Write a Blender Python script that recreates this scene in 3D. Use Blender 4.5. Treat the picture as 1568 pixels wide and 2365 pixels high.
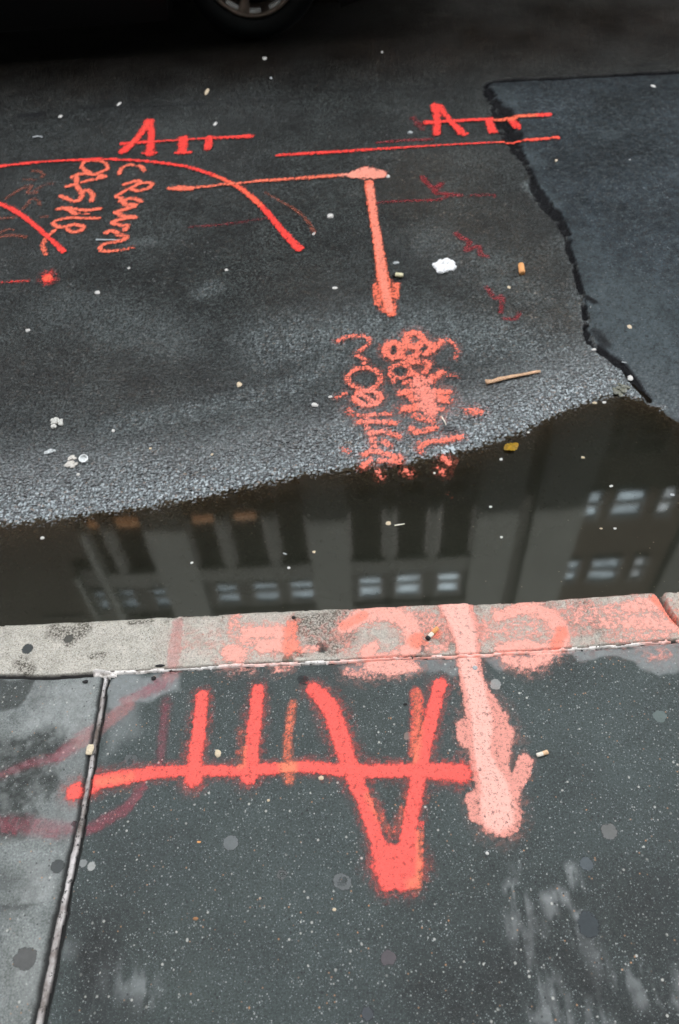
import bpy, bmesh, math, random
import numpy as np
from mathutils import Vector, Matrix
random.seed(7); rng = np.random.default_rng(7)
S = bpy.context.scene; C = S.collection
for o in list(bpy.data.objects): bpy.data.objects.remove(o)
PI = math.pi

# ---------------------------------------------------------------- camera, sky, sun, exposure
CAM_H, LENS = 1.55, 28.0
YAW, PITCH, ROLL = math.radians(1.25), math.radians(51), math.radians(-4.0)
def rx(a): c, s = math.cos(a), math.sin(a); return np.array([[1,0,0],[0,c,-s],[0,s,c]])
def rz(a): c, s = math.cos(a), math.sin(a); return np.array([[c,-s,0],[s,c,0],[0,0,1]])
RC = rz(YAW) @ rx(PI/2-PITCH) @ rz(ROLL)
cam = bpy.data.cameras.new('camera'); co = bpy.data.objects.new('camera', cam); C.objects.link(co)
M4 = Matrix(RC.tolist()).to_4x4(); M4.translation = Vector((0, 0, CAM_H)); co.matrix_world = M4
cam.sensor_fit = 'VERTICAL'; cam.sensor_height = 36; cam.sensor_width = 24; cam.lens = LENS
cam.clip_start = 0.02; cam.clip_end = 500
cam.dof.use_dof = True; cam.dof.focus_distance = 1.80; cam.dof.aperture_fstop = 3.2
S.camera = co
w = bpy.data.worlds.new('World'); S.world = w; w.use_nodes = True
nt = w.node_tree; nt.nodes.clear()
sky = nt.nodes.new('ShaderNodeTexSky'); sky.sky_type = 'NISHITA'; sky.sun_disc = False
SUN_EL, SUN_AZ = math.radians(45), math.radians(172)      # azimuth clockwise from +Y
sky.sun_elevation = SUN_EL; sky.sun_rotation = SUN_AZ; sky.dust_density = 3.0; sky.ozone_density = 1.0
hs = nt.nodes.new('ShaderNodeHueSaturation'); hs.inputs['Saturation'].default_value = 0.20
bg = nt.nodes.new('ShaderNodeBackground'); bg.inputs['Strength'].default_value = 0.14
wo = nt.nodes.new('ShaderNodeOutputWorld')
nt.links.new(sky.outputs[0], hs.inputs['Color']); nt.links.new(hs.outputs[0], bg.inputs[0]); nt.links.new(bg.outputs[0], wo.inputs[0])
sl = bpy.data.lights.new('sun', 'SUN'); sl.energy = 3.2; sl.angle = math.radians(0.5); sl.color = (1, .96, .9)
so = bpy.data.objects.new('sun', sl); C.objects.link(so)
sd = Vector((math.sin(SUN_AZ)*math.cos(SUN_EL), math.cos(SUN_AZ)*math.cos(SUN_EL), math.sin(SUN_EL)))
so.rotation_euler = sd.to_track_quat('Z', 'Y').to_euler()
S.view_settings.view_transform = 'Standard'; S.view_settings.look = 'None'
S.view_settings.gamma = 1; S.view_settings.exposure = 3.3
S.render.engine = 'CYCLES'
S.cycles.transparent_max_bounces = 16; S.cycles.max_bounces = 6

# ---------------------------------------------------------------- projection from traced points to the ground
FPX = LENS/36*2364
def ray(x, y):
    v = np.array([x-784., -(y-1182.), -FPX]); return RC @ (v/np.linalg.norm(v))
def hit(x, y, z):
    d = ray(x, y); t = (z-CAM_H)/d[2]; return d[0]*t, d[1]*t, t
WATER = -0.12
def zflat(X, Y): return np.zeros_like(np.asarray(X, float))
SHORE_PX = [(-300,1232),(-50,1214),(0,1207),(100,1196),(200,1184),(330,1166),(450,1146),(560,1122),(650,1105),(700,1091),(790,1080),(830,1072),(940,1062),(1050,1040),(1130,1019),(1200,994),(1260,964),(1310,940),(1380,916),(1430,905),(1480,918),(1520,938),(1568,966),(1650,1015),(1900,1120)]
SH = np.array([hit(x, y, WATER)[:2] for x, y in SHORE_PX])
def shore(X): return np.interp(X, SH[:,0], SH[:,1])
def zroad(X, Y):
    d = np.asarray(Y, float) - shore(X)
    up = np.maximum(d, 0); dn = np.minimum(d, 0)
    return WATER + .007*(1-np.exp(-up/.11)) + .011*np.minimum(up, 6) + np.maximum(.055*dn, -.035)
def P(x, y, zf):
    z = -.1
    for k in range(7):
        X, Y, t = hit(x, y, z); z = float(zf(X, Y))
    return X, Y, t
def road(x, y): return P(x, y, zroad)[:2]
def pave(x, y): return P(x, y, zflat)[:2]
def mpp(x, y, zf):            # metres per traced unit, across the view
    return P(x, y, zf)[2]/math.sqrt(1+((x-784)**2+(y-1182)**2)/FPX**2)/FPX

# ---------------------------------------------------------------- noise in numpy
def h2(ix, iy, s): 
    v = np.sin(ix*127.1+iy*311.7+s*74.7)*43758.5453; return v-np.floor(v)
def vn(x, y, s=0):
    ix, iy = np.floor(x), np.floor(y); fx, fy = x-ix, y-iy
    fx = fx*fx*(3-2*fx); fy = fy*fy*(3-2*fy)
    a, b, c, d = h2(ix,iy,s), h2(ix+1,iy,s), h2(ix,iy+1,s), h2(ix+1,iy+1,s)
    return (a*(1-fx)+b*fx)*(1-fy)+(c*(1-fx)+d*fx)*fy
def fbm(x, y, s=0, o=4):
    r = 0; a = .5; t = 0
    for k in range(o):
        r = r+a*vn(x*2**k+k*13.7, y*2**k+k*7.1, s+k); t += a; a *= .5
    return r/t
def worley(x, y, s=0):
    ix, iy = np.floor(x), np.floor(y); best = np.full(x.shape, 9.); rr = np.zeros(x.shape)
    for dx in (-1,0,1):
        for dy in (-1,0,1):
            cx, cy = ix+dx, iy+dy
            px, py = cx+.15+.7*h2(cx,cy,s), cy+.15+.7*h2(cx,cy,s+5)
            d = (px-x)**2+(py-y)**2; m = d < best
            best = np.where(m, d, best); rr = np.where(m, h2(cx,cy,s+9), rr)
    return np.sqrt(best), rr
def sstep(a, b, x):
    t = np.clip((x-a)/(b-a), 0, 1); return t*t*(3-2*t)

# ---------------------------------------------------------------- node materials
def newmat(name):
    m = bpy.data.materials.new(name); m.use_nodes = True; nt = m.node_tree; nt.nodes.clear()
    o = nt.nodes.new('ShaderNodeOutputMaterial'); b = nt.nodes.new('ShaderNodeBsdfPrincipled')
    nt.links.new(b.outputs[0], o.inputs[0]); return m, nt, b
class NB:
    def __init__(s, nt): s.nt = nt; s.pos = None
    def n(s, t, **k):
        n = s.nt.nodes.new(t)
        for a, v in k.items(): setattr(n, a, v)
        return n
    def lk(s, a, b): s.nt.links.new(a, b)
    def P(s):
        if s.pos is None: s.pos = s.n('ShaderNodeNewGeometry').outputs['Position']
        return s.pos
    def noise(s, scale, detail=3, rough=.55, vec=None, dist=0):
        n = s.n('ShaderNodeTexNoise'); n.inputs['Scale'].default_value = scale; n.inputs['Detail'].default_value = detail
        n.inputs['Roughness'].default_value = rough; n.inputs['Distortion'].default_value = dist
        s.lk(vec or s.P(), n.inputs['Vector']); return n.outputs[0]
    def vor(s, scale, rnd=1.0):
        n = s.n('ShaderNodeTexVoronoi'); n.inputs['Scale'].default_value = scale; n.inputs['Randomness'].default_value = rnd
        s.lk(s.P(), n.inputs['Vector']); return n.outputs['Distance'], n.outputs['Color']
    def ramp(s, src, stops):
        r = s.n('ShaderNodeValToRGB'); e = r.color_ramp.elements
        while len(e) < len(stops): e.new(.5)
        for i, (p, c) in enumerate(stops):
            e[i].position = p; e[i].color = (*((c,)*3 if not hasattr(c, '__len__') else c), 1)
        s.lk(src, r.inputs[0]); return r.outputs[0]
    def math(s, op, a, b=None, clamp=False):
        m = s.n('ShaderNodeMath', operation=op); m.use_clamp = clamp
        for i, v in enumerate((a, b)):
            if v is None: continue
            if isinstance(v, (int, float)): m.inputs[i].default_value = v
            else: s.lk(v, m.inputs[i])
        return m.outputs[0]
    def mix(s, f, a, b, mode='MIX'):
        m = s.n('ShaderNodeMix', data_type='RGBA', blend_type=mode)
        for k, v in ((0, f), (6, a), (7, b)):
            if isinstance(v, (int, float)): m.inputs[k].default_value = v if k == 0 else (v, v, v, 1)
            elif isinstance(v, tuple): m.inputs[k].default_value = (*v, 1)
            else: s.lk(v, m.inputs[k])
        return m.outputs[2]
    def attr(s, name): return s.n('ShaderNodeAttribute', attribute_name=name).outputs['Fac']
    def bump(s, h, strength, dist, b, prev=None):
        n = s.n('ShaderNodeBump'); n.inputs['Strength'].default_value = strength; n.inputs['Distance'].default_value = dist
        s.lk(h, n.inputs['Height'])
        if prev is not None: s.lk(prev, n.inputs['Normal'])
        s.lk(n.outputs[0], b.inputs['Normal']); return n.outputs[0]
def sep(nb, col):
    n = nb.n('ShaderNodeSeparateColor'); nb.lk(col, n.inputs[0]); return n.outputs

def mat_asphalt(name, tar, stone, scale, smooth):
    m, nt, b = newmat(name); q = NB(nt)
    d, c = q.vor(scale); r = sep(q, c)
    col = q.mix(q.ramp(r[0], [(0,0),(.5,.12),(.85,.6),(1,1)]), tar, stone)
    col = q.mix(q.math('MULTIPLY', q.ramp(r[1], [(.86,0),(.93,1)]), .55), col, (.055,.036,.022))         # some ochre stones
    col = q.mix(q.ramp(r[2], [(.978,0),(.99,.7)]), col, (.22,.23,.23))                                 # a few pale stones
    col = q.mix(q.ramp(d, [(.35,0),(.7,.55)]), col, (.012,.012,.012))
    big = q.noise(3.2, 5, .6); col = q.mix(.8, col, q.ramp(big, [(.3,.40),(.7,1.7)]), 'MULTIPLY')
    med = q.noise(24, 5, .7); col = q.mix(.6, col, q.ramp(med, [(.36,.35),(.64,1.75)]), 'MULTIPLY')
    col = q.mix(q.math('MULTIPLY', q.attr('brown'), 1.0), col, q.mix(1.0, col, (1.55,1.12,.82), 'MULTIPLY'))
    col = q.mix(q.attr('pale'), col, q.mix(.32 if not smooth else .5, col, (.10,.125,.13)))
    k3 = q.ramp(q.noise(48, 4, .8), [(.52,0),(.64,1)]); col = q.mix(q.math('MULTIPLY', k3, .5), col, (.075,.09,.09)); k4 = q.ramp(q.noise(60, 4, .8), [(.36,1),(.47,0)]); col = q.mix(q.math('MULTIPLY', k4, .6), col, (.006,.006,.006))
    col = q.mix(q.attr('dark'), col, (.006,.006,.007))
    wet = q.attr('wet'); g = q.attr('hgt')
    band = q.attr('gravel')
    gc = q.mix(q.ramp(r[1], [(.1,0),(.9,1)]), (.14,.17,.17), (.60,.67,.68))  # pale end paints sky glints on wet stones into the grain colour
    gc = q.mix(q.ramp(r[0], [(.90,0),(.93,.8)]), gc, (.30,.19,.12))
    k = q.math('MULTIPLY', q.ramp(g, [(.22,0),(.50,1)]), q.ramp(q.noise(190, 3, .75), [(.40,0),(.54,1)]))
    col = q.mix(q.math('MULTIPLY', k, band), col, gc)
    col = q.mix(q.math('MULTIPLY', q.math('SUBTRACT', 1.0, q.ramp(g, [(.05,0),(.30,1)])), q.math('ADD', q.math('MULTIPLY', band, .50), .45)), col, (.008,.008,.009))
    k2 = q.math('MULTIPLY', q.ramp(q.noise(120, 4, .8), [(.50,0),(.60,1)]), q.ramp(q.noise(5, 5, .65), [(.38,.15),(.62,1)]))
    col = q.mix(q.math('MULTIPLY', k2, .8 if not smooth else .3), col, (.16,.19,.188) if not smooth else (.05,.064,.07))
    if not smooth: col = q.mix(q.math('SUBTRACT', 1.0, band, True), col, q.mix(1.0, col, (.60,.585,.56), 'MULTIPLY'))
    col = q.mix(q.attr('far_shade'), col, q.mix(1.0, col, (.34,.26,.22), 'MULTIPLY'))  # dims the far road by the car: light falloff painted into the colour
    col = q.mix(q.attr('dark'), col, (.004,.004,.005))
    col = q.mix(q.math('MULTIPLY', wet, .35), col, q.mix(1.0, col, (.55,.57,.6), 'MULTIPLY'))
    q.lk(col, b.inputs['Base Color'])
    rg = q.ramp(q.noise(420, 2), [(.3,.40),(.7,.65)])
    rr = q.mix(wet, rg, .17); q.lk(rr, b.inputs['Roughness'])
    q.lk(q.math('SUBTRACT', q.math('ADD', q.math('MULTIPLY', wet, 1.5 if not smooth else .5), .13), q.math('MULTIPLY', q.attr('far_shade'), .22), True), b.inputs['Specular IOR Level'])
    p = q.bump(q.noise(700, 3), .5, .0014, b); q.bump(d, .9 if not smooth else .35, -.003, b, p)
    return m
ASPH = mat_asphalt('asphalt', (.0085,.0105,.0098), (.050,.058,.056), 150, False)
PATCH = mat_asphalt('patch_asphalt', (.024,.034,.040), (.043,.058,.067), 260, True)

def mat_pave(name, base, dark, light, spk):
    m, nt, b = newmat(name); q = NB(nt)
    n1 = q.noise(7, 8, .72); n2 = q.noise(260, 4, .7)
    col = q.mix(q.ramp(n1, [(.3,0),(.7,1)]), tuple(v*.82 for v in base), tuple(v*1.25 for v in base))
    col = q.mix(q.math('MULTIPLY', q.ramp(q.noise(2.6, 5, .6), [(.45,0),(.65,1)]), .5), col, q.mix(1.0, col, (.80,.76,.70), 'MULTIPLY'))
    col = q.mix(q.ramp(n2, [(.3,.0),(.7,1)]), q.mix(1.0, col, .50, 'MULTIPLY'), q.mix(1.0, col, 1.55, 'MULTIPLY'))
    col = q.mix(q.attr('light'), col, q.mix(q.ramp(q.noise(60,5,.7), [(.35,0),(.65,1)]), light, tuple(v*.72 for v in light)))
    col = q.mix(q.attr('dark'), col, q.mix(q.ramp(q.noise(90,4,.7), [(.35,0),(.7,1)]), dark, tuple(v*2.2 for v in dark)))
    for sc, lo, hi, cc, am in ((150,.982,.988,(.55,.54,.48),1),(240,.955,.965,(.42,.43,.40),.95),(360,.90,.93,(.34,.37,.36),.9),(500,.84,.90,(.22,.25,.25),.85),(700,.76,.84,(.15,.175,.17),.8),(190,.03,.05,(.02,.02,.02),-1),(230,.985,.99,(.45,.24,.12),1)):
        d, c = q.vor(sc); r = sep(q, c)[0 if am > 0 else 1]
        k = q.ramp(r, [(lo,0),(hi,1)] if am > 0 else [(lo,1),(hi,0)])
        k = q.math('MULTIPLY', k, q.ramp(d, [(.26,1),(.44,0)]))
        k = q.math('MULTIPLY', k, q.math('MULTIPLY', q.ramp(q.noise(11, 4, .7), [(.35,.45),(.65,1)]), spk*abs(am))); col = q.mix(k, col, cc)
    col = q.mix(q.attr('crack'), col, (.012,.011,.010))
    q.lk(col, b.inputs['Base Color']); b.inputs['Roughness'].default_value = .62
    b.inputs['Specular IOR Level'].default_value = .25
    p = q.bump(n2, .5, .0012, b); q.bump(q.noise(900, 2), .3, .0006, b, p)
    return m
SLAB = mat_pave('dark_slab_concrete', (.049,.061,.0575), (.014,.015,.014), (.38,.40,.39), 1.0)
SLAB2 = mat_pave('pale_slab_concrete', (.185,.20,.19), (.028,.031,.028), (.40,.41,.39), .8)
def mat_kerb():
    m, nt, b = newmat('kerb_concrete'); q = NB(nt)
    n1 = q.noise(26, 6, .7); n2 = q.noise(300, 3, .65)
    col = q.mix(q.ramp(n1, [(.32,0),(.68,1)]), (.39,.365,.305), (.57,.53,.455))
    col = q.mix(q.ramp(n2, [(.36,0),(.62,1)]), q.mix(1.0, col, .6, 'MULTIPLY'), q.mix(1.0, col, 1.12, 'MULTIPLY'))
    for sc, ch, lo, cc in ((240,0,.90,(.07,.062,.05)),(330,1,.88,(.16,.12,.085)),(280,2,.9,(.55,.54,.5))):
        d, c = q.vor(sc); k = q.math('MULTIPLY', q.ramp(sep(q, c)[ch], [(lo,0),(lo+.03,1)]), q.ramp(d, [(.2,1),(.4,0)]))
        col = q.mix(k, col, cc)
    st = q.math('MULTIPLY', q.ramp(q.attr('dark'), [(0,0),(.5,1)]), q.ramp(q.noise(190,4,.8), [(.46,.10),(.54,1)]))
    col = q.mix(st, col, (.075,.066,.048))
    col = q.mix(q.attr('crack'), col, (.014,.012,.010))
    q.lk(col, b.inputs['Base Color']); b.inputs['Roughness'].default_value = .75
    p = q.bump(n2, .4, .0014, b); q.bump(q.noise(900, 2), .3, .0006, b, p)
    return m
KERB = mat_kerb()
def mat_paint(name, c1, c2, grit=.5, alpha=1.0, fine=520, coarse=130, lim=.95, hg=.9, pits=0):
    m, nt, b = newmat(name); q = NB(nt)
    c = q.attr('cover'); n = q.noise(fine, 4, .7); n2 = q.noise(coarse, 3, .6)
    e = q.math('ADD', q.math('MULTIPLY', n, .62), q.math('MULTIPLY', n2, .38))
    e = q.math('MULTIPLY', q.math('SUBTRACT', e, .5), grit*3.2)
    e = q.math('ADD', e, q.math('MULTIPLY', q.math('SUBTRACT', q.attr('hgt'), .3), grit*hg))
    a = q.math('ADD', q.math('MULTIPLY', c, 1.3), e)
    a = q.math('MULTIPLY', q.ramp(a, [(.16,0),(lim,1)]), q.math('MULTIPLY', q.ramp(c, [(0,0),(.3,1)]), alpha))
    if pits:
        pt = q.math('MULTIPLY', q.ramp(q.noise(330, 4, .8), [(.36,0),(.43,1)]), q.ramp(q.noise(95, 5, .8), [(.34,0),(.45,1)]))
        a = q.math('MULTIPLY', a, q.math('SUBTRACT', 1.0, q.math('MULTIPLY', q.math('SUBTRACT', 1.0, pt), pits)))
    q.lk(a, b.inputs['Alpha'])
    col = q.mix(q.ramp(q.math('ADD', q.attr('tone'), q.math('MULTIPLY', q.math('SUBTRACT', q.noise(70, 5, .7), .5), .9)), [(.15,0),(.85,1)]), c1, c2)
    col = q.mix(q.ramp(q.noise(240,4,.7), [(.3,0),(.7,.45)]), col, q.mix(1.0, col, .72, 'MULTIPLY'))
    q.lk(col, b.inputs['Base Color']); b.inputs['Roughness'].default_value = .6
    b.inputs['Specular IOR Level'].default_value = .3
    q.bump(q.noise(420, 3), .4, .0012, b); return m
def mat_simple(name, c, rough=.6, metal=0, var=.25, scale=300, spec=.5, coat=0):
    m, nt, b = newmat(name); q = NB(nt)
    n = q.noise(scale, 4, .6)
    q.lk(q.mix(q.ramp(n, [(.3,0),(.7,1)]), tuple(v*(1-var) for v in c), tuple(min(1, v*(1+var)) for v in c)), b.inputs['Base Color'])
    b.inputs['Roughness'].default_value = rough; b.inputs['Metallic'].default_value = metal
    b.inputs['Specular IOR Level'].default_value = spec; b.inputs['Coat Weight'].default_value = coat
    q.bump(n, .25, .0005, b); return m

# ---------------------------------------------------------------- object helpers
def tag(o, label=None, cat=None, group=None, kind=None):
    if label: o['label'] = label
    if cat: o['category'] = cat
    if group: o['group'] = group
    if kind: o['kind'] = kind
    return o
def link(name, me, mat=None, parent=None):
    o = bpy.data.objects.new(name, me); C.objects.link(o)
    if mat is not None: me.materials.append(mat)
    if parent: o.parent = parent
    return o
def np_mesh(name, V, Q, attrs=None, smooth=True):
    me = bpy.data.meshes.new(name); n, m = len(V), len(Q); k = Q.shape[1]
    me.vertices.add(n); me.vertices.foreach_set('co', V.astype(np.float32).ravel())
    me.loops.add(m*k); me.loops.foreach_set('vertex_index', Q.astype(np.int32).ravel())
    me.polygons.add(m); me.polygons.foreach_set('loop_start', np.arange(0, m*k, k, dtype=np.int32))
    me.polygons.foreach_set('loop_total', np.full(m, k, np.int32))
    me.update(calc_edges=True)
    if smooth: me.polygons.foreach_set('use_smooth', np.ones(m, bool))
    for a, v in (attrs or {}).items():
        t = me.attributes.new(a, 'FLOAT', 'POINT'); t.data.foreach_set('value', v.astype(np.float32).ravel())
    return me
class Lat:       # a fine sheet of ground whose cells are shared by the paint lying on it
    def __init__(s, X, Y, zf): s.X, s.Y = X, Y; s.sh = X.shape; s.zf = zf; s.Z = zf(X, Y); s.G = np.zeros(s.sh)
    def V(s, dz=0): return np.stack([s.X, s.Y, s.Z+dz], -1).reshape(-1, 3)
    def sub(s, fm, attrs, dz=0, extra=None):     # fm: face mask [rows-1, cols-1]
        i, j = np.nonzero(fm); c = s.sh[1]
        q = np.stack([i*c+j, i*c+j+1, (i+1)*c+j+1, (i+1)*c+j], 1)
        u, inv = np.unique(q, return_inverse=True); V = s.V()[u]
        V[:,2] += dz if np.isscalar(dz) else dz.reshape(-1)[u]
        return V, inv.reshape(-1, 4), {a: v.reshape(-1)[u] for a, v in attrs.items()}
def vface(m, fn=np.maximum):   # vertex field -> face field
    return fn(fn(m[:-1,:-1], m[1:,:-1]), fn(m[:-1,1:], m[1:,1:]))
def seg_dist(px, py, pts, ws):  # distance to a polyline divided by its local half width
    best = np.full(px.shape, 99.); 
    for (a, b, wa, wb) in zip(pts[:-1], pts[1:], ws[:-1], ws[1:]):
        dx, dy = b[0]-a[0], b[1]-a[1]; L = dx*dx+dy*dy+1e-12
        t = np.clip(((px-a[0])*dx+(py-a[1])*dy)/L, 0, 1)
        d = np.hypot(px-a[0]-t*dx, py-a[1]-t*dy)/(wa+(wb-wa)*t); best = np.minimum(best, d)
    return best
def smooth_line(pts, ws, n=4):
    if len(pts) < 3: return pts, ws
    pts = np.array(pts, float); o = []; ow = []
    for i in range(len(pts)-1):
        p0, p1, p2, p3 = pts[max(i-1,0)], pts[i], pts[i+1], pts[min(i+2,len(pts)-1)]
        for t in np.arange(0, 1, 1/n):
            o.append(.5*((2*p1)+(-p0+p2)*t+(2*p0-5*p1+4*p2-p3)*t*t+(-p0+3*p1-3*p2+p3)*t**3)); ow.append(ws[i]+(ws[i+1]-ws[i])*t)
    o.append(pts[-1]); ow.append(ws[-1]); return [tuple(v) for v in o], ow
def stroke_field(L, pts, wd, soft=.45, zf=None, seed=0, wob=.10):
    # pts traced, wd = width(s) in traced units; returns (flat idx, value)
    zf = zf or L.zf; ws = wd if hasattr(wd, '__len__') else [wd]*len(pts)
    pts, ws = smooth_line(pts, ws)
    wp = [P(x, y, zf)[:2] for x, y in pts]; hw = [max(1e-4, .5*a*mpp(x, y, zf)) for (x, y), a in zip(pts, ws)]
    a = np.array(wp); m = max(hw)*(1.35+soft)+.01
    idx = np.nonzero((L.X > a[:,0].min()-m) & (L.X < a[:,0].max()+m) & (L.Y > a[:,1].min()-m) & (L.Y < a[:,1].max()+m))
    px, py = L.X[idx], L.Y[idx]
    k = 1/max(hw); nz = (fbm(px*k*2.6+seed, py*k*2.6, seed, 4)-.5)
    d = seg_dist(px, py, wp, hw) + nz*wob*4
    return idx, 1-sstep(1-soft, 1+soft, d)
def field(L, strokes, base=None, seed=0):
    f = np.zeros(L.sh) if base is None else base
    for k, s in enumerate(strokes):
        pts, wd = s[0], s[1]; st = s[2] if len(s) > 2 else 1; soft = s[3] if len(s) > 3 else .45
        idx, v = stroke_field(L, pts, wd, soft, seed=seed+k*3.1); f[idx] = np.maximum(f[idx], v*st)
    return f
def poly_field(L, pts, soft=.01, warp=.02, wscale=20, seed=0, zf=None, world=False):
    W = pts if world else [P(x, y, zf or L.zf)[:2] for x, y in pts]; a = np.array(W)
    f = np.zeros(L.sh); m = soft+warp*2
    idx = np.nonzero((L.X > a[:,0].min()-m) & (L.X < a[:,0].max()+m) & (L.Y > a[:,1].min()-m) & (L.Y < a[:,1].max()+m))
    px = L.X[idx]+warp*2*(fbm(L.X[idx]*wscale, L.Y[idx]*wscale, seed, 4)-.5); py = L.Y[idx]+warp*2*(fbm(L.X[idx]*wscale+31, L.Y[idx]*wscale, seed+3, 4)-.5)
    ins = np.zeros(px.shape, bool); dm = np.full(px.shape, 99.)
    for i in range(len(W)):
        x1, y1 = W[i]; x2, y2 = W[(i+1) % len(W)]
        ins ^= ((y1 > py) != (y2 > py)) & (px < (x2-x1)*(py-y1)/((y2-y1) or 1e-9)+x1)
        dx, dy = x2-x1, y2-y1; t = np.clip(((px-x1)*dx+(py-y1)*dy)/(dx*dx+dy*dy+1e-12), 0, 1)
        dm = np.minimum(dm, np.hypot(px-x1-t*dx, py-y1-t*dy))
    f[idx] = sstep(-soft, soft, np.where(ins, dm, -dm)); return f

# ---------------------------------------------------------------- lattices
# pavement + kerb sheet
KE_PX = [(-400,1462),(0,1440),(200,1432),(390,1421),(560,1412),(784,1402),(1000,1393),(1070,1389),(1100,1392),(1200,1387),(1350,1376),(1510,1365),(1620,1358),(1900,1346)]
KE = np.array([pave(*p) for p in KE_PX])
def kedge(X): return np.interp(X, KE[:,0], KE[:,1]) + .0035*(fbm(X*35, X*0, 3, 4)-.5)
KJ_PX = [(-400,1582),(0,1560),(120,1563),(215,1556),(270,1552),(400,1545),(560,1535),(784,1527),(900,1519),(1050,1515),(1170,1508),(1300,1500),(1420,1491),(1568,1478),(1900,1462)]
KJ = np.array([pave(*p) for p in KJ_PX])
def kjoint(X): return np.interp(X, KJ[:,0], KJ[:,1]) + .0025*(fbm(X*60, X*0, 8, 3)-.5)
SJ_PX = [(250,1520),(243,1560),(236,1600),(229,1660),(216,1720),(205,1790),(192,1860),(181,1920),(166,1990),(151,2060),(138,2120),(122,2200),(110,2260),(95,2330),(84,2390),(70,2470)]
SJ = [pave(*p) for p in SJ_PX]
xs = np.concatenate([[-40,-20,-10,-6,-4,-3,-2.2,-1.7,-1.4,-1.2], np.arange(-1.08,-.86,.008), np.arange(-.86,.86,.0024), np.arange(.86,1.08,.008), [1.2,1.4,1.7,2.2,3,4,6,10,20,40]])
ys = np.concatenate([[-3.2,-2,-1.2,-.7,-.4,-.2,-.1,-.03], np.arange(.02,.10,.006), np.arange(.10,1.0,.0024)]); ys = np.append(ys, 1.0)
Xp, Yp = np.meshgrid(xs, ys); ke = kedge(Xp)
Yp = np.where(Yp > .7, .7+(Yp-.7)/.3*(ke-.7), Yp)
sjs = np.array(SJ); sjy, sjx = sjs[:,1][::-1], sjs[:,0][::-1]
def sjx_at(Y): return np.interp(Y, sjy, sjx) - np.minimum(Y-sjy[0], 0)*-.08
jd = np.abs(Yp-kjoint(Xp)); below = Yp < kjoint(Xp)
sjd_w = np.interp(Yp, [.1,.3,.45,.6,.85],[.0140,.0145,.0125,.0115,.0115])*(.8+.5*fbm(Yp*40, Xp*10, 4, 3))
sdist = np.abs(Xp-sjx_at(Yp) + .004*(fbm(Xp*30, Yp*50, 5, 3)-.5))
GAP = [pave(*p) for p in [(1500,1330),(1521,1362),(1531,1385),(1545,1412),(1560,1432),(1600,1470)]]
gapd = seg_dist(Xp, Yp, GAP, [.016,.012,.007,.006,.006,.006])
def zpave(X, Y): return np.zeros_like(X)
LP = Lat(Xp, Yp, zpave)
onk = ~below
Z = -.0015*fbm(Xp*9, Yp*9, 2, 4) + np.where(below, .0006, .0012)*(fbm(Xp*220, Yp*220, 6, 3)-.5)
gr = 1-sstep(.0025, .0065, jd); Z = Z - .007*gr
grs = (1-sstep(.75, 1.15, sdist/sjd_w))*below; Z = Z - .008*grs
gg = (1-sstep(.8, 1.15, gapd))*onk; Z = Z - .075*gg
# left slab sits a touch lower, chips at joints, rounded front edge
Z = Z - .002*((Xp < sjx_at(Yp)) & below)
fe = ke - Yp; R0 = .011; t = np.clip(1-fe/R0, 0, 1); Z = Z - R0*(1-np.sqrt(np.maximum(0, 1-t*t)))
chip = (fbm(Xp*26, Yp*26, 11, 4) > .66) & onk & (fe < .03); Z = Z - .003*chip
LP.Z = Z; LP.G = np.clip(.5+(fbm(Xp*220, Yp*220, 6, 3)-.5)*1.6, 0, 1)
crack = np.clip(gr*.95*(1-sstep(.002,.0055,jd)*.4) + grs*.9 + gg + .8*(1-sstep(.3,1,jd/(.004+.012*np.maximum(0, fbm(Xp*45, Yp*45, 17, 3)-.52)))), 0, 1)
def PF(*a, **k): return poly_field(LP, *a, **k)
def SF(*a, **k): return field(LP, *a, **k)
# ---- pavement stains (dirt, cement film and wear)
lightA = np.zeros(LP.sh); darkA = np.zeros(LP.sh)
nzp = fbm(Xp*14, Yp*14, 21, 5); nzf = fbm(Xp*90, Yp*90, 22, 4)
lightA = np.maximum(lightA, .55*PF([(255,1558),(420,1550),(415,1590),(350,1612),(300,1630),(262,1650),(245,1640)], soft=.008, warp=.02))
lightA = np.maximum(lightA, .30*PF([(250,1640),(330,1620),(310,1690),(240,1760)], soft=.02, warp=.02))
lightA = np.maximum(lightA, .45*PF([(780,1530),(1100,1512),(1100,1545),(1040,1560),(1010,1545),(900,1555),(800,1545)], soft=.006, warp=.02, seed=2))
lightA = np.maximum(lightA, .50*PF([(1100,1512),(1300,1502),(1568,1482),(1568,1500),(1640,1520),(1600,1555),(1520,1548),(1470,1535),(1420,1515),(1350,1530),(1290,1522),(1240,1538),(1150,1530)], soft=.006, warp=.025, seed=4))
for k, (pts, wd, st) in enumerate([([(1185,2050),(1200,2085),(1210,2100)],26,.5),([(1265,2075),(1275,2105)],22,.7),([(1290,2065),(1330,2090),(1335,2110)],24,.55),([(1320,2010),(1335,2050)],24,.25),
    ([(1200,2140),(1235,2170),(1225,2230),(1260,2280),(1285,2290)],46,.42),([(1330,2160),(1370,2200),(1395,2290)],34,.25),([(1440,2270),(1500,2255),(1568,2270)],40,.25),([(1480,2310),(1568,2315)],30,.45),([(1240,2330),(1290,2345),(1300,2380)],34,.5),([(1360,2325),(1400,2380)],40,.22),([(1180,1960),(1195,2000)],30,.12),
    ([(250,2250),(330,2290)],50,.18),([(150,2190),(200,2200)],26,.1)]):
    f = SF([(pts, wd*1.35, min(1, st*2.6), .9)], seed=k+40); lightA = np.maximum(lightA, f*np.clip(4.2*(fbm(Xp*75, Yp*26, 61, 6)-.38), 0, 1))
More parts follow.
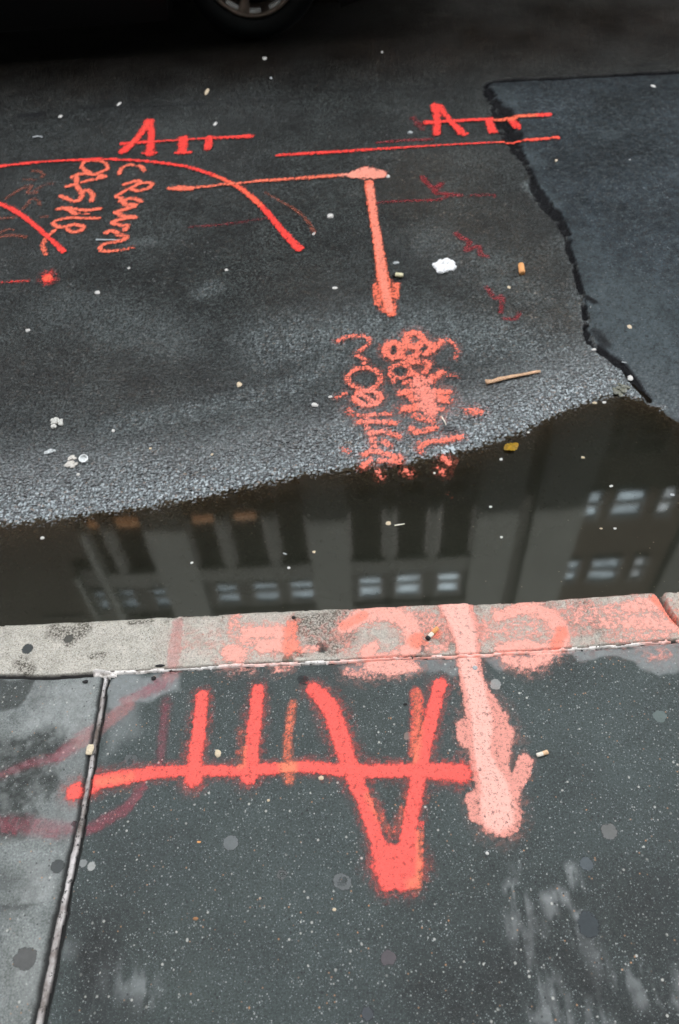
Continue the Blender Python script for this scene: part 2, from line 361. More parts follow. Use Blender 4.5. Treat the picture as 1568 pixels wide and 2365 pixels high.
darkA = .42*np.clip(3*(fbm(Xp*5, Yp*7, 81, 6)-.5), 0, 1)
darkA = np.maximum(darkA, .95*PF([(1100,2060),(1568,2000),(1700,2500),(1000,2500),(850,2300)], soft=.14, warp=.05)*(.3+nzp))
darkA = np.maximum(darkA, .9*PF([(180,2060),(330,2080),(300,2180),(330,2480),(180,2480),(150,2250)], soft=.06, warp=.05, seed=6)*(.35+nzp))
darkA = np.maximum(darkA, .35*PF([(240,1900),(300,1880),(330,2000),(250,2100),(190,2060)], soft=.05, warp=.04, seed=7))
darkA = np.maximum(darkA, SF([([(1480,2335),(1620,2345)], 55, .7, .6)]))
lineL = SF([([(237,2120),(232,2200),(222,2270),(207,2360),(200,2420)], 3, .8, .4)]); lightA = np.maximum(lightA, .45*lineL)
lightB = .5*np.clip(2.6*(fbm(Xp*12, Yp*12, 73, 6)-.5), 0, 1); darkB = np.zeros(LP.sh)
darkB = .42*np.clip(3*(fbm(Xp*10, Yp*16, 71, 6)-.47), 0, 1)+.3*np.clip(3*(fbm(Xp*60, Yp*60, 72, 4)-.5), 0, 1)
darkB = np.maximum(darkB, PF([(-60,1565),(85,1563),(70,1600),(45,1630),(0,1640),(-60,1640)], soft=.006, warp=.012)*.9)
darkB = np.maximum(darkB, PF([(-60,1690),(60,1700),(130,1680),(165,1700),(140,1760),(150,1800),(120,1850),(60,1845),(90,1890),(60,1935),(-60,1930)], soft=.02, warp=.04, seed=3)*(.35+1.1*nzf))
darkB = np.maximum(darkB, PF([(-60,2080),(60,2085),(100,2082),(60,2100),(-60,2100)], soft=.006, warp=.012)*.75)
darkB = np.maximum(darkB, PF([(-60,1985),(40,2000),(30,2060),(-60,2070)], soft=.02, warp=.03)*.6)
darkB = np.maximum(darkB, PF([(130,1720),(205,1740),(170,1900),(130,1960),(100,1850)], soft=.02, warp=.04, seed=5)*.35*(.3+nzf))
darkB = np.maximum(darkB, PF([(140,1955),(168,1960),(120,2230),(90,2300),(90,2170)], soft=.012, warp=.02, seed=5)*.45*(.3+nzf))
lightB = np.maximum(lightB, PF([(80,1570),(225,1565),(215,1660),(150,1720),(60,1680),(70,1620)], soft=.02, warp=.03)*.55*(.2+nzf))
lightB = np.maximum(lightB, PF([(50,1980),(150,1960),(120,2080),(40,2080)], soft=.02, warp=.03)*.4)
darkK = np.zeros(LP.sh)
for pts, wd, st in [([(130,1455),(165,1465),(190,1450)],42,.7),([(155,1475),(160,1485)],20,.6),([(50,1530),(65,1545)],34,.7),([(215,1515),(235,1512)],16,.7),([(700,1445),(745,1440),(780,1430)],52,.95),([(720,1480),(770,1500)],30,.8),([(730,1455),(790,1470)],60,.8),([(970,1425),(1010,1450),(1030,1480)],38,.55),([(965,1490),(985,1500)],22,.8),
    ([(1325,1402),(1350,1392)],34,.45),([(1340,1395),(1360,1405)],40,.4),([(1368,1430),(1382,1455)],30,.5),([(1300,1420),(1420,1470)],60,.22),([(1000,1400),(1500,1400)],20,.2),([(300,1437),(350,1432)],12,.6),([(625,1500),(700,1510)],16,.5),([(910,1440),(925,1450)],10,.6)]:
    darkK = np.maximum(darkK, SF([(pts, wd, st, .6)], seed=wd)*(.3+1.2*nzf))
edgeK = 1-sstep(.001, .012, fe+.004*(nzf-.5)); darkK = np.clip(np.maximum(darkK, .45*edgeK*nzp*1.5), 0, 1)
cls = np.where(onk, 2, np.where(Xp < sjx_at(Yp), 1, 0))
fcls = np.where(vface(onk.astype(float), np.minimum) > .5, 2, 0); fc = .25*(Xp[:-1,:-1]+Xp[1:,:-1]+Xp[:-1,1:]+Xp[1:,1:]); fy = .25*(Yp[:-1,:-1]+Yp[1:,:-1]+Yp[:-1,1:]+Yp[1:,1:])
fk = fy >= kjoint(fc); fl = (~fk) & (fc < sjx_at(fy)); fm_ = (~fk) & (~fl)
gx = np.interp(fy, [g[1] for g in GAP][::-1], [g[0] for g in GAP][::-1]); fk2 = fk & (fc > gx); fk1 = fk & ~fk2
def put(name, fm, mat, at, kind='structure'):
    V, Q, A = LP.sub(fm, at); o = link(name, np_mesh(name, V, Q, A), mat); tag(o, kind=kind); return o
put('pavement_slab', fm_, SLAB, dict(light=np.clip(lightA,0,1), dark=np.clip(darkA,0,1), crack=crack))
put('pavement_slab', fl, SLAB2, dict(light=np.clip(lightB,0,1), dark=np.clip(darkB,0,1), crack=crack))
def kerbstone(fm):
    V, Q, A = LP.sub(fm, dict(dark=darkK, crack=crack))
    # front face: drop the last row of the sheet
    top = V[:,1] > kedge(V[:,0])-1e-5; ids = np.nonzero(top)[0]; ids = ids[np.argsort(V[ids,0])]
    rows = [ids]; n = len(V); VV = [V]; AA = {k: [v] for k, v in A.items()}
    for z in (-.03, -.06, -.10, -.13, -.22):
        nv = V[ids].copy(); nv[:,2] = z+.0; nv[:,1] += .002*(fbm(nv[:,0]*60, nv[:,0]*0+z*90, 4, 3)-.3)+.002; VV.append(nv); rows.append(np.arange(n, n+len(ids))); n += len(ids)
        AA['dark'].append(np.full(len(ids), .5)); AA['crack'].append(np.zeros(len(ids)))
    q = [Q]
    for a, b in zip(rows[:-1], rows[1:]): q.append(np.stack([a[:-1], a[1:], b[1:], b[:-1]], 1))
    o = link('kerb', np_mesh('kerb', np.concatenate(VV), np.concatenate(q), {k: np.concatenate(v) for k, v in AA.items()}), KERB); return tag(o, kind='structure')
kerbstone(fk1); kerbstone(fk2)

# road sheet
us = np.concatenate([[-18,-9,-5,-3,-2,-1.5,-1.2], np.linspace(-1.03, 1.03, 780), [1.2,1.5,2,3,5,9,18]])
rows = [.93]
while rows[-1] < 5.6: rows.append(rows[-1] + .0026*max(1, (rows[-1]/1.25)**1.45) if rows[-1] > 1.0 else rows[-1]+.012)
rows += [5.9,6.5,7.5,9,11,13]
U, Yr = np.meshgrid(us, np.array(rows)); Xr = U*(.80+.275*Yr)
# the newer patch of asphalt on the right
PE = [(1128,212),(1140,235),(1160,262),(1172,290),(1186,318),(1196,350),(1215,380),(1228,408),(1238,440),(1262,475),(1290,505),(1308,540),(1312,575),(1325,610),(1335,650),(1345,690),(1352,730),(1352,765),(1365,790),(1400,820),(1440,850),(1470,890),(1500,925),(1560,965),(1640,1020)]
PT = [(1120,205),(1130,192),(1170,187),(1300,181),(1450,173),(1600,165),(1900,150)]
def rzf(X, Y): return zroad(X, Y)
LR = Lat(Xr, Yr, rzf)
pz = [road(*p) for p in PE]; ptw = [road(*p) for p in PT]
pol = pz + [(3, 1.0), (30, 1.0), (30, ptw[-1][1])] + ptw[::-1]
far_shade_f = poly_field(LR, [road(-200,232), road(240,217), road(470,208), road(860,186), road(1125,182), (6, road(1125,192)[1]), (30,13), (-30,13), (-30,3.3)], soft=.38, warp=.10, wscale=6, world=True)  # far strip where the painted light falloff applies
pm = poly_field(LR, pol, soft=.006, warp=.034, wscale=22, seed=5, world=True)
pm2 = pm*sstep(0, .12, 1.0*(Yr-shore(Xr))+.06)
d1, c1 = worley(Xr*105, Yr*105, 1); d2, c2 = worley(Xr*230+9, Yr*230, 2)
cell = np.maximum(.0026, .0026*(Yr/1.25)**1.45); lod = np.clip(.006/cell, .25, 1)
g1 = np.clip(1-(d1/.62)**2, 0, 1)*(.35+.65*c1); g2 = np.clip(1-(d2/.6)**2, 0, 1)*c2
grain = np.maximum(g1, g2*.5)
fibr = fbm(Xr*60, Yr*60, 9, 3)
dsh = Yr-shore(Xr)
rough = np.clip(1-.75*sstep(.15, .9, dsh+.25*(fbm(Xr*3, Yr*3, 14, 3)-.5)), .25, 1)
ga = (.0032*rough)*(1-pm*.80)
LR.Z = LR.Z + (ga*(grain-.25) + .0012*(fibr-.5)*(1-pm) + .006*(fbm(Xr*4, Yr*4, 31, 3)-.5)*sstep(.1,.6,dsh))*lod
# ragged tar seam beside the patch; its wider low end paints in shadow
seam = field(LR, [(PE[:23], [22,36,50,58,52,28,16,14,28,34,30,22,14,15,15,14,16,20,22,20,20,18,14], 1, .8)], seed=3)
seamn = np.clip((seam*(2.1*fbm(Xr*60, Yr*45, 12, 5)+1.1*(fbm(Xr*11, Yr*11, 13, 3)-.35))-.62)*4, 0, 1)
seam2 = field(LR, [(PT, [10,14,16,16,18,20,20], 1, .35)], seed=8)
seam = np.clip(np.maximum(seamn, seam2), 0, 1); 
LR.Z = LR.Z + .005*pm2 - .007*seam
LR.G = np.clip(grain, 0, 1)
RF = lambda s, seed=0: field(LR, s, seed=seed)
nb1 = fbm(Xr*2.2, Yr*2.2, 41, 4)
brown = np.zeros(LR.sh)
for pts, wd, st in [([(1000,420),(1150,600),(1250,700)],260,.9),([(900,120),(1500,60)],260,.9),([(0,230),(600,160)],150,.45),([(650,620),(700,700)],200,.4),([(60,850),(350,900)],240,.35)]:
    brown = np.maximum(brown, RF([(pts, wd, st, .8)]))
brown = np.clip(brown*(.4+nb1), 0, 1); uw = sstep(0, -.02, dsh); brown = np.maximum(brown, .9*uw)
dark = np.zeros(LR.sh)
for pts, wd, st in [([(240,245),(340,247),(470,240)],7,.8),([(190,249),(215,249)],11,.9),([(50,268),(90,264)],22,.7),([(520,237),(700,228)],6,.45),([(860,206),(1060,200)],6,.5),([(905,648),(930,640)],26,.7),([(1180,632),(1190,640)],10,.4),([(1355,690),(1372,700)],14,.8),([(1028,990),(1048,994)],26,.9),([(1480,150),(1520,146)],10,.6),([(700,700),(760,720)],60,.15),([(1375,770),(1400,800)],24,.6)]:
    dark = np.maximum(dark, RF([(pts, wd, st, .6)], seed=wd))
dark = np.clip(np.maximum(dark*(.3+1.3*fibr), seam*.97), 0, 1)
pale = np.zeros(LR.sh)  # pale bits, plus sky sheen painted into road and patch colour
for pts, wd, st in [([(250,985),(450,950),(650,900),(800,820)],80,.6),([(640,790),(900,760),(1250,800)],190,.65),([(1000,560),(1230,680)],150,.35),([(150,720),(420,780)],160,.3),([(1240,760),(1330,820)],120,.4),([(460,680),(500,660)],50,.5),([(1385,315),(1420,312)],34,.5),([(1230,430),(1275,480)],40,.9),([(1155,215),(1180,240)],46,.5),([(1220,360),(1240,380)],40,.6),([(300,560),(350,560)],30,.4),([(1440,700),(1490,800),(1530,900)],230,.9),([(1330,560),(1400,640)],90,.5)]:
    pale = np.maximum(pale, RF([(pts, wd, st, .8)], seed=wd)*(.3+fibr*1.2))
wet = np.clip(.25*nb1 + .95*(1-sstep(.0, .38, dsh+.25*(nb1-.5))), 0, 1)*(1-.6*pm); wet = wet*(1-seam)
fpm = vface(pm, np.minimum) > .5; notx = np.ones(fpm.shape, bool)
grav_glint = np.clip(1.12*np.exp(-np.maximum(0, dsh+.16*(fbm(Xr*5, Yr*5, 51, 4)-.5)-.03)/.17), 0, 1)*(1-.85*pm)
grav_glint = np.clip(np.maximum(grav_glint, .75*pale*(1-pm))*(1-uw), 0, 1)
A = dict(brown=brown, dark=dark, pale=np.clip(pale,0,1), wet=wet, hgt=np.clip(grain,0,1), gravel=grav_glint, far_shade=far_shade_f)
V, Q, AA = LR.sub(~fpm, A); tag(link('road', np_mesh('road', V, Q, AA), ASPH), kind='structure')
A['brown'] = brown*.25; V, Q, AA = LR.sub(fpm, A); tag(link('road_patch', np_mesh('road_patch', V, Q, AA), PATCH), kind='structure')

# ---------------------------------------------------------------- water in the gutter
def water():
    x = np.concatenate([[-12,-6,-3,-2,-1.4], np.arange(-1.2,1.2,.01), [1.4,2,3,6,12]]); y = np.linspace(0, 1, 60)
    X, Vv = np.meshgrid(x, y); Y0 = kedge(X)-.002; Y1 = shore(X)+.10; Y = Y0+(Y1-Y0)*Vv
    L = Lat(X, Y, lambda a, b: np.full(a.shape, WATER)); dep = np.clip((shore(X)-Y)*.055, 0, .035)
    V, Q, A = L.sub(np.ones((X.shape[0]-1, X.shape[1]-1), bool), dict(depth=dep/.035))
    m = bpy.data.materials.new('murky_water'); m.use_nodes = True; nt = m.node_tree; nt.nodes.clear(); q = NB(nt)
    out = q.n('ShaderNodeOutputMaterial'); gl = q.n('ShaderNodeBsdfGlossy'); gl.inputs['Roughness'].default_value = .038
    tr = q.n('ShaderNodeBsdfTransparent'); df = q.n('ShaderNodeBsdfDiffuse')
    murk = q.ramp(q.noise(5, 4, .6), [(.3,(.014,.0145,.010)),(.7,(.020,.021,.015))]); dd, cc = q.vor(140); kk = q.math('MULTIPLY', q.ramp(sep(q, cc)[0], [(.965,0),(.98,1)]), q.ramp(dd, [(.15,1),(.32,0)])); murk = q.mix(q.math('MULTIPLY', kk, q.ramp(q.noise(4, 4), [(.45,0),(.6,.9)])), murk, (.16,.14,.10)); q.lk(murk, df.inputs[0])
    d = q.attr('depth')
    q.lk(q.ramp(d, [(0,(.62,.52,.40)),(.25,(.42,.34,.24)),(1,(.18,.14,.10))]), tr.inputs[0])
    body = q.n('ShaderNodeMixShader'); q.lk(q.ramp(d, [(0,.05),(.18,.50),(.55,.90),(1,.97)]), body.inputs[0]); q.lk(tr.outputs[0], body.inputs[1]); q.lk(df.outputs[0], body.inputs[2])
    fr = q.n('ShaderNodeFresnel'); fr.inputs[0].default_value = 1.34
    mx = q.n('ShaderNodeMixShader'); q.lk(fr.outputs[0], mx.inputs[0]); q.lk(body.outputs[0], mx.inputs[1]); q.lk(gl.outputs[0], mx.inputs[2]); q.lk(mx.outputs[0], out.inputs[0])
    bp = q.n('ShaderNodeBump'); bp.inputs['Strength'].default_value = .05; bp.inputs['Distance'].default_value = .002; q.lk(q.noise(9, 2, .4), bp.inputs['Height']); q.lk(bp.outputs[0], gl.inputs['Normal'])
    tag(link('puddle_water', np_mesh('puddle_water', V, Q, A), m), kind='structure')
water()

# ---------------------------------------------------------------- sealant in the joints
def mat_seal():
    m, nt, b = newmat('white_sealant'); q = NB(nt)
    col = q.mix(q.ramp(q.noise(45, 5, .75), [(.38,0),(.5,1)]), (.36,.32,.28), (.78,.73,.68)); col = q.mix(q.ramp(q.noise(150, 4, .75), [(.60,0),(.66,1)]), col, (.05,.04,.035))
    k = q.math('MULTIPLY', q.attr('tint'), q.ramp(q.noise(60, 4, .7), [(.35,.3),(.6,1)])); col = q.mix(k, col, (.95,.36,.27)); q.lk(col, b.inputs['Base Color']); b.inputs['Roughness'].default_value = .65
    q.bump(q.noise(300, 3), .5, .001, b); return m
SEAL = mat_seal()
TINT = SF([([(520,1536),(680,1530)], 30, .5), ([(790,1526),(900,1520),(975,1517)], 60, .9), ([(1045,1515),(1125,1511)], 60, 1), ([(1170,1508),(1290,1500)], 40, .9), ([(1500,1484),(1560,1480)], 40, .7)])
def sealant(f, dz, label, mat, thr=.3, lift=.0068):
    V, Q, A = LP.sub(vface(f) > thr, dict(c=f, tint=TINT), dz=lift*np.clip(f*2.5,0,1)+dz)
    o = link('joint_sealant', np_mesh('joint_sealant', V, Q, A), mat); tag(o, label, 'joint sealant', 'sealant strips in the pavement joints'); return o
f = np.where((Xp > pave(228,1556)[0]) & (np.abs(Yp-kjoint(Xp)) < .02), 1-sstep(.0016, .0038, np.abs(Yp-kjoint(Xp)-.0004+.0030*(fbm(Xp*50, Yp*20, 33, 4)-.5))+.0042*np.maximum(0, fbm(Xp*22, Yp*3, 35, 4)-.46)*(1.2+2.5*sstep(.0,.3,Xp))), 0)
f = np.maximum(f, SF([([(222,1553),(250,1556),(262,1560)], 13, 1, .4)]))
sealant(f, 0, 'long white sealant line between the kerb and the pavement slabs', SEAL)
def mat_seal2():
    m, nt, b = newmat('dirty_sealant'); q = NB(nt)
    col = q.mix(q.ramp(q.noise(8, 6, .65), [(.42,0),(.60,1)]), (.13,.10,.08), (.66,.62,.59)); col = q.mix(q.ramp(q.noise(120, 4, .7), [(.55,0),(.62,1)]), col, (.03,.027,.024))
    col = q.mix(q.attr('c'), (.02,.018,.016), col); q.lk(col, b.inputs['Base Color']); b.inputs['Roughness'].default_value = .7; return m
f = np.where(below, 1-sstep(.25, .62, (sdist+.001)/sjd_w), 0)
sealant(f, .0002, 'grimy white and brown sealant strip in the joint between dark and pale slabs', mat_seal2(), lift=.0048)

# ---------------------------------------------------------------- spray paint on the ground
cnt = [0]
def mark(L, label, strokes, mat, tone=None, group=None, thr=.03, cat='spray paint mark', name='paint_mark', seed=0, extra=None):
    f = field(L, strokes, seed=seed)
    if extra is not None: f = np.maximum(f, extra)
    if L is LP: f = f*(1-.85*crack)
    t = field(L, tone, seed=seed+50) if tone else np.zeros(L.sh)
    cnt[0] += 1; dz = .0005+.00022*cnt[0]
    V, Q, A = L.sub(vface(f) > thr, dict(cover=f, tone=t, hgt=L.G), dz=dz)
    return tag(link(name, np_mesh(name, V, Q, A), mat), label, cat, group)
RED = mat_paint('red_paint', (1.0,.125,.098), (.97,.24,.13), .62, lim=1.25, fine=700, coarse=110, pits=.7)
SALMON = mat_paint('salmon_paint', (.80,.33,.26), (1.0,.50,.41), .85, lim=1.1, coarse=70, pits=.85)
SALK = mat_paint('salmon_kerb_paint', (1.0,.44,.35), (1.0,.27,.18), .95, .93, lim=1.3, coarse=60, pits=.6)
MAG = mat_paint('faded_magenta_paint', (.55,.10,.14), (.75,.30,.28), .7, .33)
ORR = mat_paint('red_road_paint', (.95,.06,.045), (.95,.17,.08), 1.1, .95, 420, 90, lim=1.25, hg=1.5, pits=.6)
ORO = mat_paint('orange_road_paint', (.90,.18,.10), (.98,.34,.24), 1.2, .95, 420, 90, lim=1.3, hg=1.6, pits=.6)
ORB = mat_paint('faded_brown_orange_paint', (.45,.10,.05), (.5,.15,.08), 1.1, .38, pits=.7)
MAR = mat_paint('faded_crimson_paint', (.40,.02,.03), (.4,.05,.05), 1.1, .55, pits=.6)
LUM = mat_paint('lumpy_coral_paint', (.98,.22,.14), (1.0,.36,.28), 1.5, .95, 300, 80, lim=1.35, hg=1.3, pits=.8)
G1 = 'spray paint marks on the pavement and kerb'; G2 = 'spray paint marks on the road'
# on the pavement and kerb
halo_ = lambda L_, k=1.5, a_=.3: L_+[(a[0], np.array(a[1])*k, a[2]*a_, .9) for a in L_]
s = [([(300,1627),(262,1655),(190,1705),(130,1748)], [26,34,38,30], .55, .7), ([(412,1438),(404,1500),(396,1545)], [24,28,26], .75, .6), ([(398,1548),(372,1580),(318,1604),(285,1618)], [34,34,24,20], .55, .8),
     ([(384,1620),(376,1700),(366,1775)], [26,24,26], .36, .9), ([(130,1748),(60,1765),(0,1790)], [26,24,20], .4, .9), ([(205,1915),(250,1890),(295,1863),(330,1815)], [26,30,26,20], .5, .8), ([(-20,1905),(65,1905),(125,1915),(175,1912)], [36,44,40,30], .45, .8)]
mark(LP, 'faint magenta paint arc fading across the kerb and the left pavement joint', s, MAG, tone=[([(412,1438),(396,1545)], 60), ([(300,1627),(190,1705)], 60, .8)], group=G1)
s = [([(430,1480),(700,1470),(800,1470)], 80, .17, .95), ([(545,1425),(538,1470)], [30,34], .42, .7), ([(538,1507),(548,1512)], 46, .8, .3), ([(572,1461),(610,1459),(662,1462)], 30, .95, .3), ([(606,1492),(640,1490),(672,1492)], 34, .95, .35), ([(675,1440),(672,1500)], [26,30], .62, .6), ([(560,1478),(600,1480)], 30, .55, .7), ([(690,1500),(728,1498)], 20, .5, .6), ([(560,1542),(580,1548)], 20, .25, .7), ([(640,1545),(670,1538)], 22, .4, .6)]
mark(LP, 'blurred salmon paint letter at the left end of the kerb writing', halo_([(a[0], a[1], a[2]*.95, min(.8, a[3]*1.7)) for a in s], 1.8, .42), SALK, tone=[([(680,1430),(675,1510)], 50, .8)], group=G1, seed=2)
s = [([(960,1440),(1040,1450)], 80, .42, .9), ([(796,1450),(834,1424),(894,1415),(939,1437),(956,1477),(939,1510),(884,1525),(849,1516),(862,1494)], [30,40,42,42,40,38,36,36,26], .9, .35), ([(794,1450),(800,1500)], 30, .3, .8), ([(850,1538),(900,1545),(955,1540)], [24,30,26], .75, .4), ([(805,1552),(860,1558)], 30, .35, .7), ([(985,1490),(1010,1500),(1030,1490)], 26, .4, .6)]
mark(LP, 'salmon paint letter C on the kerb just left of the long salmon arrow', halo_([(a[0], a[1], a[2]*.95, min(.8, a[3]*1.7)) for a in s], 1.8, .42), SALK, tone=[([(794,1445),(840,1420)], 24, .7), ([(960,1480),(1000,1470)], 40, .8)], group=G1, seed=5)
s = [([(1130,1450),(1230,1450),(1300,1450)], 80, .30, .9), ([(1149,1424),(1184,1410),(1229,1405),(1274,1424),(1298,1457),(1284,1490),(1249,1502),(1214,1490),(1160,1500)], [26,32,36,36,36,36,34,30,34], .9, .35), ([(1170,1520),(1215,1530),(1265,1516)], [26,34,22], .8, .4), ([(1200,1545),(1250,1543)], 22, .35, .7), ([(1120,1440),(1115,1470)], 24, .5, .6)]
mark(LP, 'salmon paint letter C on the kerb just right of the long salmon arrow', halo_([(a[0], a[1], a[2]*.95, min(.8, a[3]*1.7)) for a in s], 1.8, .42), SALK, tone=[([(1298,1457),(1284,1490)], 30, .8)], group=G1, seed=9)
s = [([(1340,1420),(1420,1425),(1540,1425)], 80, .40, .9), ([(1420,1470),(1540,1465)], 50, .34, .9), ([(1400,1440),(1420,1442)], 26, .5, .7), ([(1445,1405),(1480,1398),(1525,1392)], [26,40,36], .75, .6), ([(1448,1440),(1500,1438),(1570,1448)], [30,36,34], .7, .6), ([(1535,1460),(1545,1470)], 24, .4, .7), ([(1512,1380),(1530,1400),(1555,1432)], 14, .8, .5), ([(1500,1515),(1540,1510)], 34, .28, .8)]
mark(LP, 'soft salmon paint smudge at the broken right end of the kerb stone', halo_([(a[0], a[1], a[2]*.95, min(.8, a[3]*1.7)) for a in s], 1.8, .42), SALK, tone=[([(1505,1375),(1560,1435)], 20, 1)], group=G1, seed=12)
s = [([(1052,1396),(1075,1470),(1083,1540),(1100,1600),(1120,1650),(1130,1700),(1128,1740),(1140,1800),(1147,1845),(1150,1880)], [72,58,50,60,88,106,84,88,100,96], .97, .22), ([(1075,1680),(1078,1705)], 44, .75, .3), ([(1165,1690),(1160,1715)], 44, .8, .3), ([(1212,1758),(1204,1785),(1190,1815)], [36,38,34], .8, .25), ([(1100,1850),(1104,1880)], [50,44], .75, .3), ([(1040,1410),(1090,1450)], 50, .6, .6)]
inner = [([(1050,1400),(1075,1470),(1083,1540),(1100,1600),(1112,1660),(1115,1740),(1135,1800),(1147,1845),(1150,1885)], [60,44,40,44,48,36,56,72,70], 1, .35)]
mark(LP, 'long pale salmon paint arrow shaft running down from the kerb over the pavement', halo_(s, 1.12, .30), SALMON, tone=inner, group=G1, seed=15, name='paint_arrow')
s = [([(172,1828),(205,1816),(232,1805),(300,1793),(370,1783),(450,1779),(560,1780),(700,1770),(800,1780),(900,1780),(1000,1780),(1066,1786)], [40,44,40,34,30,26,28,28,34,34,40,48], .95, .42),
     ([(467,1606),(461,1680),(452,1740),(448,1798)], [30,34,36,44], .93, .4), ([(596,1592),(588,1680),(580,1740),(576,1792)], [30,34,36,42], .95, .4),
     ([(724,1592),(762,1635),(785,1700),(812,1780),(842,1850),(868,1930),(895,2030)], [34,46,44,44,36,36,50], .96, .4), ([(1016,1580),(998,1650),(975,1740),(960,1830),(942,1930),(938,2030)], [32,34,38,36,38,50], .95, .4), ([(884,2000),(950,1996)], 56, .9, .5)]
s2 = [([(676,1626),(664,1720),(668,1800)], [26,26,32], .36, .8), ([(962,1602),(964,1660),(955,1740)], [36,36,30], .44, .8), ([(870,1860),(905,1930),(930,1870)], 30, .26, .9), ([(555,1690),(556,1760)], 28, .22, .9), ([(972,1900),(970,2040)], 18, .4, .8)]
ylw = [([(230,1805),(300,1795)], 26, .5, .8), ([(676,1626),(664,1720),(668,1805)], 44, .8), ([(962,1602),(964,1660),(955,1750)], 30, .6, .8), ([(852,1840),(905,1920),(930,1840)], 24, .5, .8), ([(555,1690),(556,1760)], 30, .6), ([(972,1920),(968,2050)], 20, .7, .8), ([(955,2040),(960,2050)], 34, .6, .8)]
foot = .97*poly_field(LP, [(862,1925),(890,1950),(915,1952),(966,1915),(966,1990),(968,2048),(925,2056),(880,2052),(874,2000)], soft=.008, warp=.006, wscale=60)
mark(LP, 'large bright red paint letters ATT upside down on the dark pavement', [(a[0], np.array(a[1])*.86, a[2], min(.7, a[3]*1.4)) for a in s+s2]+[(a[0], np.array(a[1])*1.5, a[2]*.30, .9) for a in s], RED, tone=ylw, group=G1, seed=21, name='paint_lettering', extra=foot)

# on the road
z1 = lambda L: [(x*.5, y*.5) for x, y in L]
z2 = lambda L: [(784+x*.5, y*.5) for x, y in L]
z4 = lambda L: [(784+x*.5, 591+y*.5) for x, y in L]
zc = lambda L: [(x*.2441, 344.5+y*.2441) for x, y in L]
s = [(z2([(380,820),(430,870),(470,850),(440,890),(520,900),(560,905)]), 14, .6, .6), (z2([(600,905),(700,900),(720,910)]), 8, .5, .6), (z2([(130,942),(300,930),(450,925),(520,900)]), 9, .6, .5)]
mark(LR, 'faded crimson scribble right of the orange corner arrow', s, MAR, group=G2, seed=31)
s = [(z2([(540,1080),(560,1100),(600,1120),(585,1160),(640,1140),(650,1180)]), 13, .55, .6), (z4([(650,0),(680,6)]), 12, .5, .6)]
mark(LR, 'small faded crimson smudge above the tan cigarette butt on the road', s, MAR, group=G2, seed=33)
s = [(z4([(680,150),(720,200),(750,190),(745,262)]), 12, .5, .6), (z4([(760,290),(810,292),(830,265)]), 12, .5, .6)]
mark(LR, 'faded crimson scrawl above the wooden stick', s, MAR, group=G2, seed=35)
s = [([(440,525),(500,521),(550,515),(615,505)], 7, .45, .7)]
mark(LR, 'very faint crimson dash between the writing and the red arc end', s, MAR, group=G2, seed=37)
s = [([(870,331),(930,326),(1000,323)], 8, .55, .6), ([(955,275),(975,300)], 16, .4, .7)]
mark(LR, 'faint crimson streak just above the long straight red line', s, MAR, group=G2, seed=38)
s = [([(610,445),(650,468),(690,492),(712,515),(725,538)], [4,7,8,9,12], .6, .5)]
mark(LR, 'thin brownish echo line beside the end of the red arc', s, ORB, group=G2, seed=39)
s = [(zc([(300,210),(360,215),(420,245),(400,270)]), 7, .6, .6), (zc([(60,470),(170,400),(300,350),(260,420),(350,410)]), 8, .65, .6), (zc([(240,290),(330,300)]), 8, .45, .6), (zc([(510,330),(420,345),(330,400)]), 8, .5, .6), (zc([(220,570),(260,530),(300,480),(360,490),(380,540)]), 8, .6, .6), (zc([(0,660),(150,650)]), 9, .5, .6), (zc([(370,655),(450,645)]), 8, .5, .6), (zc([(0,800),(80,765),(130,770)]), 8, .6, .6), (zc([(0,840),(90,820),(200,830),(240,840)]), 10, .7, .6)]
mark(LR, 'faint brown orange handwriting at the far left of the road', s, ORB, group=G2, seed=41, name='paint_lettering')
s = [(zc([(455,1205),(456,1235)]), 21, .98, .8), (zc([(455,1190),(456,1245)]), 34, .3, .9), (zc([(0,1262),(130,1256),(280,1246)]), 8, .32, .9)]
mark(LR, 'red orange paint dot with a faint tail at the left edge of the road', s, ORR, tone=[(zc([(455,1220),(456,1224)]), 24, .6)], group=G2, seed=43)
s = [(zc([(800,130),(775,180),(820,215),(850,230)]), 8), (zc([(800,125),(880,112),(960,120),(1020,160),(1010,200),(930,235)]), 8), (zc([(690,270),(760,245),(830,240),(990,262),(960,280),(850,300),(780,320)]), 9), (zc([(720,280),(725,330),(640,360)]), 10), (zc([(720,330),(740,370),(780,430),(755,485),(710,500),(640,475),(580,450)]), 10), (zc([(790,405),(840,400),(880,440),(870,495)]), 10), (zc([(550,570),(620,565),(690,605),(720,620)]), 9), (zc([(640,560),(800,585),(950,570)]), 8), (zc([(510,720),(530,685),(640,660),(780,658),(940,660)]), 8), (zc([(505,705),(545,740),(600,745),(700,720),(790,740),(760,780),(680,785),(640,760)]), 9), (zc([(560,735),(500,790),(450,830)]), 8, .8), (zc([(450,830),(410,900),(420,960),(440,1000)]), 9, .6, .6), (zc([(850,620),(700,610)]), 5, .5)]
mark(LR, 'orange handwriting turned on its side just right of the red diagonal', [(a[0], a[1]*1.12, a[2] if len(a) > 2 else .93, .65) for a in s], ORO, group=G2, seed=45, name='paint_lettering')
